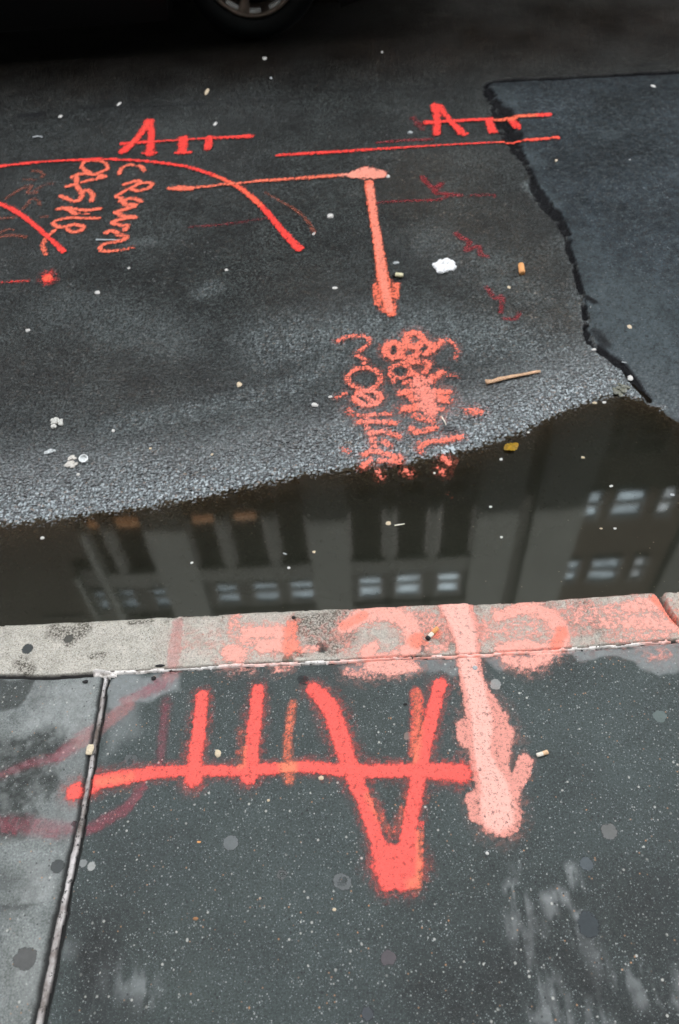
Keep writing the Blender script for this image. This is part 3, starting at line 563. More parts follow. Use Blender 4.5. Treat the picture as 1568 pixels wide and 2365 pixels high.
s = [(zc([(1130,245),(1160,185),(1240,155),(1330,170),(1370,215)]), 9, .65), (zc([(1175,345),(1240,325),(1310,305),(1330,330),(1270,360),(1240,385),(1310,400),(1400,380),(1440,340),(1390,325),(1310,335)]), 9), (zc([(1200,390),(1160,415),(1105,455),(1150,470)]), 9), (zc([(1150,500),(1200,480),(1270,475),(1330,500)]), 11), (zc([(1145,470),(1190,530),(1285,540),(1180,580),(1100,605),(1170,640),(1285,650),(1170,665),(1070,700),(1150,730),(1210,735),(1180,775)]), 10), (zc([(1010,800),(1060,780),(1130,820),(1200,835),(1170,870)]), 11, .8), (zc([(1150,880),(1050,895),(965,920),(960,965),(1050,975)]), 9, .8), (zc([(1050,970),(1150,965),(1260,940)]), 8, .6)]
mark(LR, 'orange zigzag handwriting below the left red A on the road', [(a[0], a[1]*1.12, a[2] if len(a) > 2 else .93, .65) for a in s], ORO, group=G2, seed=47, name='paint_lettering')
s = [(zc([(-80,490),(0,520),(130,580),(300,700),(450,830),(530,900),(600,970)]), [10,11,13,11,11,11,14], .85, .45)]
mark(LR, 'short dark red diagonal paint line at the left edge of the road', s, ORR, group=G2, seed=49, name='paint_line')
s = [([(-60,392),(0,386),(75,378),(150,373),(240,370),(330,374),(420,385),(475,400),(520,418),(560,440),(600,475),(635,515),(665,550),(690,576)], [8,9,8,9,8,8,8,9,11,13,13,14,17,20], .9, .42)]
mark(LR, 'long red paint arc sweeping across the road and bending down', s, ORR, tone=[([(500,410),(560,440),(600,475)], 20, .6)], group=G2, seed=51, name='paint_line')
s = [([(640,361),(784,352),(984,340),(1160,330),(1230,327),(1288,322)], [8,8,7,7,8,11], .88, .45)]
mark(LR, 'long straight red paint line under the right ATT lettering', s, ORR, tone=[([(1150,330),(1288,322)], 14, .5)], group=G2, seed=53, name='paint_line')
s = [([(392,437),(420,437),(442,437)], [12,20,18], .98, .35), ([(442,436),(600,421),(720,412),(812,406)], [9,9,11,15], .85, .42), ([(815,408),(845,402),(875,405)], [26,50,36], 1, .25), ([(852,425),(862,500),(872,560),(884,640),(892,690),(904,728)], [20,18,20,26,24,20], .95, .4), ([(868,665),(874,705)], [16,18], .6, .6), ([(915,660),(912,690)], [16,18], .6, .6), ([(885,660),(895,712)], 40, .55, .6)]
mark(LR, 'orange right angled paint arrow with a blob at its corner', s, ORO, tone=[([(815,408),(845,402),(875,405)], 60, 1), ([(855,430),(884,640),(900,720)], 20, .5)], group=G2, seed=55, name='paint_arrow')
s = [([(343,285),(328,308),(308,332),(284,352)], [18,15,14,20]), ([(343,283),(350,305),(349,330),(346,356)], [18,15,13,22]), ([(284,334),(355,329),(450,323),(540,319),(580,317)], [14,8,7,10,14]), ([(424,322),(421,352)], [20,17]), ([(408,355),(440,354)], 9), ([(485,320),(480,345)], [16,15]), ([(333,356),(360,355)], 9), ([(340,280),(352,280)], 12)]
mark(LR, 'left of the two red ATT letterings on the far road', [(a, b, .96, .7) for a, b in s], ORR, tone=[([(343,285),(300,340)], 10, .3)], group=G2, seed=57, name='paint_lettering')
s = [([(1004,246),(1009,275),(1008,312)], [18,15,15]), ([(1012,248),(1028,268),(1044,286),(1069,311)], [18,13,14,18]), ([(984,285),(1059,281),(1164,275),(1220,272),(1266,270)], [16,8,8,11,14]), ([(1129,281),(1137,306)], [16,16]), ([(1131,307),(1148,306)], 8), ([(1182,279),(1196,298)], [16,14]), ([(1060,312),(1078,311)], 8)]
mark(LR, 'right of the two red ATT letterings on the far road, crossing onto the patch', [(a, b, .97, .7) for a, b in s], ORR, tone=[([(1150,275),(1230,272)], 24, .8)], group=G2, seed=59, name='paint_lettering')
ring = lambda cx, cy, a, b, n=10: [(cx+a*math.cos(k*2*PI/n), cy+b*math.sin(k*2*PI/n)) for k in range(n+1)]
s = [(z4([(-10,400),(50,378),(110,378),(138,402),(95,445),(80,465),(120,490),(115,505)]), 11, .55, .5), (z4(ring(115,572,76,50)), 13, .6, .5), (z4(ring(130,660,58,34)), 15, .85, .5), (z4([(90,640),(170,690)]), 12, .7, .6), (z4([(30,640),(-10,660)]), 12, .4, .6), (z4([(90,742),(160,738),(230,735)]), 11, .75, .5), (z4([(90,772),(180,770),(255,778)]), 13, .85, .5), (z4([(120,745),(130,800)]), 14, .6, .6), (z4([(40,720),(60,735)]), 20, .35, .7), (z4([(140,825),(210,820),(275,840)]), 13, .75, .5), (z4([(150,830),(165,905)]), 14, .7, .6), (z4([(200,860),(230,880)]), 16, .6, .6), (z4([(115,925),(150,905),(240,925),(280,940)]), 14, .85, .5), (z4([(110,975),(140,950)]), 15, .9, .5), (z4([(190,950),(275,955)]), 13, .9, .5), (z4([(180,1000),(190,1030)]), 14, .5, .7), (z4([(305,1000),(325,1010)]), 14, .6, .6), (z4([(20,900),(50,915)]), 14, .3, .7)]
mark(LR, 'left column of worn coral writing running into the puddle', halo_([(a[0], a[1]*1.0, a[2]*.92, min(.8, a[3]*1.4)) for a in s], 2.0, .24), LUM, tone=[(z4([(130,650),(190,960)]), 60, .4)], group=G2, seed=61, name='paint_lettering')
s = [(z4(ring(250,440,36,34)), 17, .92, .45), (z4(ring(345,392,38,32)), 17, .92, .45), (z4(ring(320,450,40,26)), 15, .85, .5), (z4([(390,400),(430,430),(400,460),(470,400)]), 16, .85, .5), (z4([(490,385),(540,430),(535,480)]), 12, .35, .6), (z4(ring(280,540,48,32)), 12, .5, .5), (z4([(290,500),(350,495),(410,500),(395,540)]), 15, .75, .5), (z4([(340,550),(400,580),(470,545)]), 17, .8, .5), (z4([(300,590),(360,580),(430,590)]), 14, .6, .5), (z4([(285,640),(380,625),(500,635)]), 17, .85, .45), (z4([(370,600),(400,660),(420,720)]), 36, .9, .5), (z4([(340,660),(420,655),(490,670)]), 26, .85, .5), (z4([(300,715),(380,700),(460,710)]), 22, .9, .5), (z4([(500,560),(535,560)]), 12, .4, .6), (z4([(350,745),(430,770)]), 20, .5, .7), (z4([(335,800),(350,820),(440,800)]), 15, .7, .5), (z4([(370,890),(420,862),(480,858),(560,840)]), 14, .85, .5), (z4([(365,870),(375,910)]), 12, .7, .5), (z4([(590,720),(640,730)]), 22, .55, .6), (z4([(480,940),(505,960)]), 16, .7, .6), (z4([(465,990),(480,1010)]), 18, .4, .7), (z4([(500,1105),(520,1120)]), 12, .35, .7), (z4([(240,560),(250,590)]), 12, .4, .6)]
mark(LR, 'right column of worn coral writing with dense loops above the puddle', halo_([(a[0], a[1]*1.0, a[2]*.92, min(.8, a[3]*1.4)) for a in s], 2.0, .24), LUM, tone=[(z4([(380,600),(420,720)]), 60, .5)], group=G2, seed=63, name='paint_lettering')
#@@OBJECTS
# ---------------------------------------------------------------- boxes and solids
class MB:
    def __init__(s): s.v = []; s.f = []
    def box(s, x0, x1, y0, y1, z0, z1):
        n = len(s.v); s.v += [(x0,y0,z0),(x1,y0,z0),(x1,y1,z0),(x0,y1,z0),(x0,y0,z1),(x1,y0,z1),(x1,y1,z1),(x0,y1,z1)]
        s.f += [tuple(n+i for i in q) for q in ((0,3,2,1),(4,5,6,7),(0,1,5,4),(1,2,6,5),(2,3,7,6),(3,0,4,7))]; return s
    def build(s, name, mat, parent=None, bevel=0, smooth=False):
        me = bpy.data.meshes.new(name); me.from_pydata(s.v, [], s.f); me.update()
        if smooth: me.polygons.foreach_set('use_smooth', [True]*len(me.polygons))
        o = link(name, me, mat, parent)
        if bevel: b = o.modifiers.new('bevel', 'BEVEL'); b.width = bevel; b.segments = 2
        return o
def empty(name, loc, label, cat, group=None, rz_=0):
    o = bpy.data.objects.new(name, None); C.objects.link(o); o.location = loc; o.rotation_euler.z = rz_; o.empty_display_size = .1
    return tag(o, label, cat, group)

# ---------------------------------------------------------------- the street's buildings
FY = 16.0; GZ = -.05
def wallmat(name, c, sc=1.5, var=.12):
    m, nt, b = newmat(name); q = NB(nt)
    n = q.noise(sc, 6, .6); n2 = q.noise(sc*22, 3)
    col = q.mix(q.ramp(n, [(.3,0),(.7,1)]), tuple(v*(1-var) for v in c), tuple(v*(1+var) for v in c))
    col = q.mix(.4, col, q.ramp(n2, [(.3,.75),(.7,1.25)]), 'MULTIPLY'); q.lk(col, b.inputs['Base Color']); b.inputs['Roughness'].default_value = .85
    return m
STONE = wallmat('pale_stone', (.27,.29,.275)); STONE2 = wallmat('grey_stone', (.19,.20,.19)); BRICK = wallmat('dark_brown_brick', (.085,.062,.045)); DARKW = wallmat('sooty_brick', (.045,.036,.028))
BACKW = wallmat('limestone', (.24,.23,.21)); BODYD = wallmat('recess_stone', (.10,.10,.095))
def glassmat(name, c, metal, rough):
    m, nt, b = newmat(name); q = NB(nt); n = q.noise(1.6, 3, .6)
    q.lk(q.mix(q.ramp(n, [(.35,0),(.6,1)]), tuple(v*.55 for v in c), c), b.inputs['Base Color']); b.inputs['Metallic'].default_value = metal; b.inputs['Roughness'].default_value = rough
    return m
PANE = glassmat('sky_lit_pane', (.68,.85,.95), .75, .12); PANE2 = glassmat('bright_pane', (.85,.95,1.0), .85, .08)
DGL = mat_simple('dark_pane', (.022,.021,.018), .7, 0, .2, 2, .02); FRM = mat_simple('window_frame_paint', (.13,.13,.12), .5, 0, .1, 5)
def window(parent, x0, x1, z0, z1, mat, bars=(), mull=0, Y=FY+.30, fw=.07):
    f = MB(); f.box(x0, x0+fw, Y-.08, Y+.02, z0, z1).box(x1-fw, x1, Y-.08, Y+.02, z0, z1).box(x0+fw, x1-fw, Y-.08, Y+.02, z0, z0+fw).box(x0+fw, x1-fw, Y-.08, Y+.02, z1-fw, z1)
    for z in bars: f.box(x0+fw, x1-fw, Y-.06, Y+.01, z-.05, z+.05)
    fo = f.build('window', FRM, parent); MB().box(x0+.02, x1-.02, Y+.025, Y+.05, z0+.02, z1-.02).build('pane', mat, fo); return fo
LAMPM = bpy.data.materials.new('lit_ceiling_panel'); LAMPM.use_nodes = True
e = LAMPM.node_tree.nodes['Principled BSDF']; e.inputs['Base Color'].default_value = (.3,.15,.05,1); e.inputs['Emission Color'].default_value = (1,.36,.07,1); e.inputs['Emission Strength'].default_value = .22

A = empty('office_building', (0, FY, GZ), 'pale stone office building across the street with tall dark windows, mirrored in the puddle', 'building')
A.location = (0,0,0)
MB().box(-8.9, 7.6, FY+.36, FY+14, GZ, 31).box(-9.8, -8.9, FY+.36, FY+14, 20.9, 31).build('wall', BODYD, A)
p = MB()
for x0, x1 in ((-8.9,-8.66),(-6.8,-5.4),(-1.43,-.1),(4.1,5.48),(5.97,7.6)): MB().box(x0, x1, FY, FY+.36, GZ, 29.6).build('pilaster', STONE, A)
MB().box(-9.8, -9.62, FY, FY+.36, 20.9, 29.6).build('pilaster', STONE, A)
for z0 in (4.0, 9.6, 15.2, 20.9, 26.6):
    for x0, x1 in ((-8.66,-6.8),(-5.4,-1.43),(-.1,4.1)): MB().box(x0, x1, FY+.10, FY+.36, z0, z0+.85).build('spandrel', STONE2, A)
for x0, x1 in ((-8.15,-7.85),(-4.36,-4.06),(-2.82,-2.5),(1.12,1.42),(2.6,2.9)):
    for z0, z1 in ((1.2,4.0),(7.0,9.6),(12.6,15.2),(17.9,20.9),(24.0,26.6)): MB().box(x0, x1, FY+.12, FY+.36, z0, z1).build('mullion', STONE2, A)
MB().box(-10.4, 7.7, FY-.5, FY+.4, 29.6, 30.2).box(-10.3, 7.65, FY-.25, FY+.4, 30.2, 31.2).build('cornice', STONE, A, bevel=.05)
cols = ((-8.64,-8.17),(-7.83,-6.82),(-5.38,-4.38),(-4.04,-2.84),(-2.48,-1.45),(-.08,1.10),(1.44,2.58),(2.92,4.08))
for z0, z1 in ((1.2,3.95),(7.0,9.55),(12.6,15.15),(17.9,20.88),(24.0,26.55)):
    for x0, x1 in cols: window(A, x0, x1, z0, z1, DGL)
for x0, x1 in ((-8.60,-8.20),(-7.62,-6.90),(-5.17,-4.42),(-3.78,-3.08)): MB().box(x0, x1, FY+.285, FY+.32, 18.08, 18.5).build('lit_panel', LAMPM, A)
for x0, x1 in ((-9.55,-9.1),(-8.72,-8.02),(-7.45,-6.62),(-5.1,-4.22),(-3.72,-2.78),(-2.38,-1.46),(.12,1.04),(1.5,2.46),(3.0,3.86)):
    for z0 in (5.0, 10.6, 16.3, 22.12, 27.6):
        window(A, x0, x1, z0, z0+1.42, PANE if z0 > 20 else DGL, bars=(z0+.62,))
B = empty('loft_building', (0,0,0), 'dark brown brick building with narrow bright windows, at the right of the street opposite', 'building')
MB().box(7.62, 24, FY+.36, FY+14, GZ, 33).build('wall', BRICK, B)
for x0, x1 in ((11.2,12.6),(17.2,18.4),(22.8,24)): MB().box(x0, x1, FY, FY+.36, GZ, 33).build('pier', STONE2, B)
for z0 in (2.0, 8.6, 11.7, 14.8, 17.95, 21.75, 25.0, 28.4):
    for i, (x0, x1) in enumerate(((7.68,8.2),(8.55,9.62),(10.05,10.6),(13.2,13.8),(14.2,15.4),(15.9,16.6),(19,19.6),(20,21.2))):
        window(B, x0, x1, z0, z0+1.48, (PANE2 if i == 2 else PANE) if z0 > 17 else DGL, bars=(z0+.73,))
Cb = empty('warehouse_building', (0,0,0), 'sooty dark brick warehouse left of the pale stone building across the street', 'building')
MB().box(-30, -8.95, FY+.5, FY+14, GZ, 20.4).box(-30, -9.85, FY+.5, FY+14, 20.4, 29).build('wall', DARKW, Cb)
for z0 in (2, 6, 10, 14, 24):
    for x in range(-28, -11, 4): window(Cb, x, x+1.6, z0, z0+2.2, DGL, bars=(z0+1.1,), Y=FY+.48)
Db = empty('limestone_building', (0,0,0), 'tall limestone building on the pavement side behind the viewer, shading the street', 'building')
MB().box(-45, 45, -16, -3.3, -.02, 38.0).build('wall', BACKW, Db)
for k in range(-7, 8): MB().box(k*6-.5, k*6+.5, -3.3, -3.0, -.02, 36.6).build('pilaster', STONE2, Db)
for z0 in (1.0, 6.0, 11.0, 16.0, 21.0, 26.0, 31.0):
    for k in (-2, -1, 0, 1): window(Db, k*6+1.2, k*6+4.8, z0, z0+3.2, DGL, bars=(z0+1.6,), Y=-3.25)
# far pavement and kerb
far = MB().box(-40, 40, 12.4, 16.5, -.3, .03).build('far_pavement', SLAB, None); tag(far, kind='structure')
g = MB().box(-80, 80, -40, 80, -.62, -.60).build('ground', DARKW); tag(g, kind='structure')

# ---------------------------------------------------------------- the parked car
cx, cy = road(598, 99); TR, RR = .347, .236; gz = float(zroad(cx, cy))
CARP = mat_simple('black_car_paint', (.003,.003,.0035), .35, 0, .1, 50, .25, .15); RUB = mat_simple('tyre_rubber', (.004,.006,.0065), .6, 0, .2, 200, .25)
ALU = mat_simple('grimy_alloy', (.30,.24,.20), .38, .75, .3, 30); ALU2 = mat_simple('bright_alloy', (.62,.62,.62), .25, .9, .15, 40)
BLK = mat_simple('black_plastic', (.008,.008,.008), .7, 0, .2, 80, .2); CGL = mat_simple('car_glass', (.01,.012,.013), .05, 0, .05, 3); REDL = mat_simple('red_lens', (.4,.01,.01), .15, 0, .05, 30); CLR = mat_simple('clear_lens', (.6,.6,.6), .1, .2, .05, 30)
car = empty('parked_car', (cx, cy, gz), 'black car parked at the top of the view with one grimy alloy wheel showing', 'car')
def lathe(prof, n=64, y0=0.0):   # profile of (radius, y) turned about the Y axis
    v = []; f = []
    for i in range(n):
        a = 2*PI*i/n
        for r, y in prof: v.append((r*math.cos(a), y, r*math.sin(a)))
    k = len(prof)
    for i in range(n):
        for j in range(k-1): f.append((i*k+j, ((i+1)%n)*k+j, ((i+1)%n)*k+j+1, i*k+j+1))
    m = MB(); m.v = v; m.f = f; return m
def wheel(x, y, flip):
    s = -1 if flip else 1
    t = lathe([(RR+.004, s*.035), (RR+.012, s*.012), (RR+.035, s*.0), (TR-.055, s*-.006), (TR-.03, s*.004), (TR-.012, s*.022), (TR, s*.05), (TR, s*.17), (TR-.02, s*.20), (RR, s*.21)]).build('tyre', RUB, None, smooth=True)
    t.name = 'wheel'; t.parent = car; t.location = (x, y, TR)
    r = lathe([(RR+.006, s*.030), (RR+.004, s*.014), (RR-.006, s*.010), (RR-.014, s*.016), (RR-.018, s*.034), (RR-.034, s*.075), (RR-.040, s*.19)], 72).build('rim', ALU, t, smooth=True)
    bm = bmesh.new()
    for k in range(6):
        a = math.radians(-106+60*k); ca, sa = math.cos(a), math.sin(a)
        pr = [(.03,.036,.045),(.10,.026,.030),(.18,.022,.024),(RR-.012,.040,.022)]
        ring_ = []
        for rr_, hw, yy in pr:
            q = []
            for sx, dy in ((-1,.03),(-.8,.004),(-.3,0),(.3,0),(.8,.004),(1,.03)): q.append(bm.verts.new((rr_*ca-sx*hw*sa, s*(yy+dy), rr_*sa+sx*hw*ca)))
            ring_.append(q)
        for a_, b_ in zip(ring_[:-1], ring_[1:]):
            for i in range(5): bm.faces.new((a_[i], a_[i+1], b_[i+1], b_[i]))
    me = bpy.data.meshes.new('spokes'); bm.to_mesh(me); bm.free(); me.polygons.foreach_set('use_smooth', [True]*len(me.polygons)); link('spokes', me, ALU, r)
    lathe([(.001, s*.028), (.035, s*.03), (.045, s*.036), (.05, s*.06)], 32).build('hub_cap', ALU2, r, smooth=True)
    m = MB()    # bright facets between the spokes, standing in for inner barrel reflections
    for k in range(6):
        for off in (14, 44):
            bm = bmesh.new(); vs = []
            for i in range(6):
                a = math.radians(-106+60*k+off-9+18*i/5)
                vs.append([bm.verts.new((R_*math.cos(a), s*y_, R_*math.sin(a))) for R_, y_ in ((RR-.017,.026),(RR-.026,.031),(RR-.034,.040))])
            for i in range(5):
                for j in range(2): bm.faces.new((vs[i][j], vs[i][j+1], vs[i+1][j+1], vs[i+1][j]))
            me = bpy.data.meshes.new('lip_glint'); bm.to_mesh(me); bm.free(); link('lip_glint', me, ALU2, r)
    lathe([(.001, s*.10), (RR-.04, s*.10)], 48).build('brake_disc', BLK, t)
WB, W = 2.75, 1.86
car.rotation_euler.z = math.radians(1.3)
wheel(0, .0, False); wheel(-WB, .0, False); wheel(0, W-.12, True); wheel(-WB, W-.12, True)
def arch(cxx, r=TR+.05, n=12): return [(cxx+r*math.cos(PI-PI*i/n), TR+r*math.sin(PI-PI*i/n)*1.0) for i in range(n+1)]
prof = [(-WB-.86,.30),(-WB-.62,.165),(-WB-TR-.07,.155)] + [(a, max(b, .155)) for a, b in arch(-WB)] + [(-WB+TR+.07,.155),(-TR-.07,.155)] + [(a, max(b,.155)) for a, b in arch(0)] + [(TR+.07,.155),(.62,.22),(.84,.34),(.88,.62),(.82,.80),(.55,.92),(-.15,1.02),(-.95,1.52),(-1.5,1.60),(-2.7,1.57),(-3.2,1.40),(-3.5,1.02),(-3.62,.98),(-3.68,.55)]
from mathutils.geometry import tessellate_polygon
tri = tessellate_polygon([[Vector((a, b, 0)) for a, b in prof]])
ins = lambda z: .02+max(0, .5-z)*.10+max(0, z-.98)*.42
m = MB(); n = len(prof)
m.v = [(a, -.125+ins(b), b) for a, b in prof] + [(a, W-.045-ins(b)+.02, b) for a, b in prof]
m.f = [tuple(t) for t in tri] + [tuple(n+i for i in t[::-1]) for t in tri] + [(i, (i+1)%n, n+(i+1)%n, n+i) for i in range(n)]
m.build('body', CARP, car)
sw = MB(); 
for x0, x1, t0, t1 in ((-1.0,-1.72,-1.12,-1.72),(-1.80,-2.62,-1.80,-2.62),(-2.70,-3.28,-2.70,-3.05)):
    for yy in (-1, 1):
        Yb = (-.125+ins(1.05)-.006) if yy < 0 else W-.045-ins(1.05)+.026; Yt = (-.125+ins(1.46)-.006) if yy < 0 else W-.045-ins(1.46)+.026
        g_ = MB(); g_.v = [(x0, Yb, 1.06), (x1, Yb, 1.06), (t1, Yt, 1.46), (t0, Yt, 1.46)]; g_.v += [(a, b+yy*.004, c_) for a, b, c_ in g_.v]
        g_.f = [(0,1,2,3),(7,6,5,4),(0,4,5,1),(1,5,6,2),(2,6,7,3),(3,7,4,0)]; g_.build('side_window', CGL, car)
MB().box(-3.1, .45, .20, W-.06, .14, .24).build('underbody', BLK, car)
MB().box(.80, .93, .02, W-.10, .36, .56).build('bumper', BLK, car, bevel=.03); MB().box(-3.76, -3.62, .02, W-.10, .34, .60).build('bumper', BLK, car, bevel=.03)
for y in (.06, W-.42): MB().box(.78, .88, y, y+.30, .62, .76).build('headlight', CLR, car, bevel=.02); MB().box(-3.70, -3.62, y, y+.26, .72, .90).build('tail_light', REDL, car, bevel=.02)
for x in (-1.6, -2.5): MB().box(x, x+.18, -.15, -.10, .86, .89).build('door_handle', BLK, car, bevel=.008)
MB().box(-.95, -.78, -.28, -.08, 1.0, 1.12).build('mirror', CARP, car, bevel=.03)

# ---------------------------------------------------------------- litter
GL = 'pale crumbs and pebbles on the road'; GP = 'flattened chewing gum spots on the pavement'
MW = mat_simple('white_crumb', (.60,.58,.54), .6, 0, .15, 500); MT = mat_simple('tan_crumb', (.62,.50,.34), .65, 0, .2, 500); MG = mat_simple('grey_crumb', (.38,.40,.40), .6, 0, .25, 500)
MO = mat_simple('filter_cork', (.78,.36,.13), .75, 0, .25, 700); MPp = mat_simple('cigarette_paper', (.80,.74,.62), .7, 0, .2, 400); MB_ = mat_simple('burnt_black', (.012,.011,.010), .8, 0, .4, 500)
MY = mat_simple('yellow_leaf', (.55,.33,.02), .5, 0, .45, 160); MWd = mat_simple('weathered_wood', (.60,.37,.22), .7, 0, .35, 200)
def ground_z(X, Y, zf, under=False):
    if zf is zroad:
        z = float(zroad(X, Y)); return z+.001 if (z > WATER or under) else WATER-.001
    return .0005
def put_at(o, x, y, zf, dz=0, rot=0):
    X, Y, t = P(x, y, zf)
    if zf is zroad and float(zroad(X, Y)) < WATER: X, Y, t = hit(x, y, WATER)
    o.location = (X, Y, ground_z(X, Y, zf)+dz); o.rotation_euler.z = rot; return o
def crumb(name, label, cat, x, y, wpx, hpx, mat, zf=None, th=.5, rot=0, seed=0, lumpy=.25, group=None, sub=3):
    zf = zf or zroad; m = mpp(x, y, zf); el = math.asin(min(1, (CAM_H-0)/P(x, y, zf)[2]))
    a, b = wpx*m/2, hpx*m/2/math.sin(el)*(.85); c_ = min(a, b)*th
    bm = bmesh.new(); bmesh.ops.create_icosphere(bm, subdivisions=sub, radius=1)
    co_ = np.array([v.co[:] for v in bm.verts]); nz = fbm(co_[:,0]*1.7+seed*3, co_[:,1]*1.7+co_[:,2]*1.3, seed, 4)-.5
    for v, k in zip(bm.verts, nz): r = 1+k*lumpy*2.4; v.co = Vector((v.co.x*a*r, v.co.y*b*r, max(-.2, v.co.z)*c_*r))
    me = bpy.data.meshes.new(name); bm.to_mesh(me); bm.free(); me.polygons.foreach_set('use_smooth', [True]*len(me.polygons))
    o = link(name, me, mat); put_at(o, x, y, zf, c_*.15, rot); return tag(o, label, cat, group)
far_ = [  # x, y, w, h, material, name, label
 (611,136,13,9,MW,'white crumb alone just below the shadow of the car'),
 (478,212,13,16,MT,'round tan pebble above the gap between the two ATT letterings'),
 (275,241,9,9,MW,'white crumb on the thin dark crack, above the left red A'),
 (140,270,11,8,MW,'cream crumb near the left edge, above the faded orange tick'),
 (497,287,9,9,MW,'small white crumb just above the bar of the left ATT lettering'),
 (626,181,7,6,MG,'tiny grey crumb right of the round tan pebble'),
 (1508,201,12,9,MW,'white crumb near the top edge of the smooth patch'),
 (1284,372,14,11,MT,'cream crumb on the patch just below the end of the straight red line'),
 (1454,372,12,9,MW,'white crumb on the patch right of the cream one'),
 (1452,542,9,8,MW,'white crumb in the middle of the smooth patch'),
 (1362,711,11,9,MW,'white crumb beside the dark pit at the edge of the patch'),
 (1439,682,9,8,MW,'white crumb on the patch right of the dark pit'),
 (1548,741,9,8,MW,'white crumb at the right margin of the patch'),
 (1453,757,16,13,MT,'dull tan pebble low on the smooth patch'),
 (1455,874,14,14,MW,'white crumb on the patch close to the puddle'),
 (1545,820,10,8,MW,'white crumb low on the patch at the right margin'),
 (1371,808,12,7,MW,'flat white crumb at the bottom of the ragged patch seam'),
 (763,500,20,11,MW,'oblong white scrap between the arc and the orange arrow'),
 (725,540,9,9,MW,'small white crumb just right of the lower end of the red arc'),
 (896,408,10,7,MW,'small white crumb right of the arrow corner blob'),
 (947,307,12,7,MG,'flat grey crumb left of the right red A'),
 (773,666,14,8,MW,'flat white crumb left of the arrow tip'),
 (915,608,16,8,MG,'grey crumb just above the black and cream bit'),
 (225,677,14,11,MW,'cream crumb below the red dot, upper of two on the left'),
 (65,764,12,8,MW,'slanted white crumb close to the left edge'),
 (553,889,16,16,MT,'round tan pebble in the middle of the bare asphalt'),
 (727,936,24,12,MW,'oblong white scrap left of the worn coral writing'),
 (763,917,13,9,MW,'small white crumb up and right of the oblong scrap'),
 (298,620,8,7,MW,'tiny white crumb under the orange zigzag writing'),
 (523,624,8,8,MW,'tiny white crumb in the open asphalt below the arc'),
 (262,995,9,8,MW,'tiny white crumb right of the lumpy white clump'),
 (181,1096,9,9,MW,'small white crumb under the ring shaped scrap'),
 (42,1205,8,8,MG,'tiny grey crumb at the left shoreline of the puddle'),
 (348,1036,9,7,MT,'tiny tan crumb in the pale gravel above the puddle'),
 (490,1050,9,6,MT,'tan grain in the gravel above the orange mirrored lamps'),
 (882,121,7,6,MW,'tiny white crumb below the car right of the wheel'),
 (1175,664,9,8,MT,'tiny tan crumb under the tan cigarette butt'),
 (98,1242,11,9,MW,'white crumb floating in the dark left part of the puddle'),
 (443,1299,9,8,MW,'white crumb floating left of the middle in the puddle'),
 (667,1311,8,8,MW,'white crumb floating above the mirrored windows'),
 (897,1208,15,13,MT,'pale pebble in the puddle beside a thin sliver'),
 (1158,1240,8,9,MW,'white crumb in the puddle, upper middle right'),
 (1002,1014,0,0,None,''),
 (1420,1220,10,8,MW,'white crumb in the puddle under the mirrored right windows'),
 (1388,1220,12,6,MT,'cream sliver in the puddle under the mirrored right windows'),
 (1133,1170,10,8,MW,'white crumb in the puddle below the yellow leaf'),
 (1157,1060,8,8,MW,'white crumb just under the yellow leaf'),
 (1003,1092,8,8,MW,'tiny white crumb under water right of the coral paint'),
 (1411,1122,14,6,MW,'flat cream flake in the puddle near the right edge'),
 (1553,1142,12,8,MG,'grey flake in the puddle at the right edge'),
 (1346,1056,12,8,MT,'dull flake in the puddle below the patch corner'),
 (658,1278,14,6,MG,'thin grey flake floating right of the puddle middle'),
 (725,1274,9,8,MT,'tan crumb floating right of the thin grey flake'),
 (1373,930,14,8,MT,'tan pebble at the shoreline below the patch corner'),
 (1395,929,10,7,MW,'white grain beside the tan pebble at the shoreline'),
 (1220,998,8,7,MW,'small white grain at the shoreline right of the leaf'),
]
k = 0
for x, y, w_, h_, mt, lb in far_:
    if mt is None: continue
    crumb('pebble' if mt is not MW else 'crumb', lb, 'crumb', x, y, w_*random.uniform(.72,.98), h_*random.uniform(.7,.95), mt, seed=k, rot=random.uniform(-.4, .4), group=GL); k += 1
def clump(name, label, cat, x, y, R_, n, mat, zf=zroad, size=.35, group=None, flat=.5, seed=0):
    rr = random.Random(seed); m = mpp(x, y, zf); bm = bmesh.new()
    for i in range(n):
        a = rr.uniform(0, 2*PI); d = R_*m*math.sqrt(rr.random())*(1-size*.5); s = R_*m*size*rr.uniform(.6, 1.25)
        mat4 = Matrix.Translation((d*math.cos(a), d*math.sin(a)*1.0, s*flat*.6)) @ Matrix.Rotation(rr.uniform(0, 3), 4, 'Z') @ Matrix.Diagonal((s, s*rr.uniform(.6, 1), s*flat, 1))
        bmesh.ops.create_icosphere(bm, subdivisions=2, radius=1, matrix=mat4)
    for v in bm.verts: v.co += Vector((rr.uniform(-1,1), rr.uniform(-1,1), rr.uniform(-1,1)))*R_*m*size*.12
    me = bpy.data.meshes.new(name); bm.to_mesh(me); bm.free(); me.polygons.foreach_set('use_smooth', [True]*len(me.polygons))
    o = link(name, me, mat); put_at(o, x, y, zf, .0005); return tag(o, label, cat, group)
clump('paper_wad', 'fluffy white wad of wet paper on the road right of the arrow tip', 'paper wad', 1023, 617, 27, 44, mat_simple('white_tissue', (.85,.85,.84), .8, 0, .1, 300), size=.30, flat=.5, seed=3)
clump('food_lump', 'lumpy greyish white clump on the road near the left edge', 'litter', 132, 978, 17, 22, mat_simple('grey_white_lump', (.55,.54,.49), .8, 0, .4, 500), size=.34, flat=.6, seed=4)
clump('food_lump', 'pair of whitish crumbs just below the lumpy clump', 'litter', 116, 1042, 14, 9, mat_simple('chalky', (.52,.54,.53), .7, 0, .5, 400), size=.36, flat=.45, seed=5)
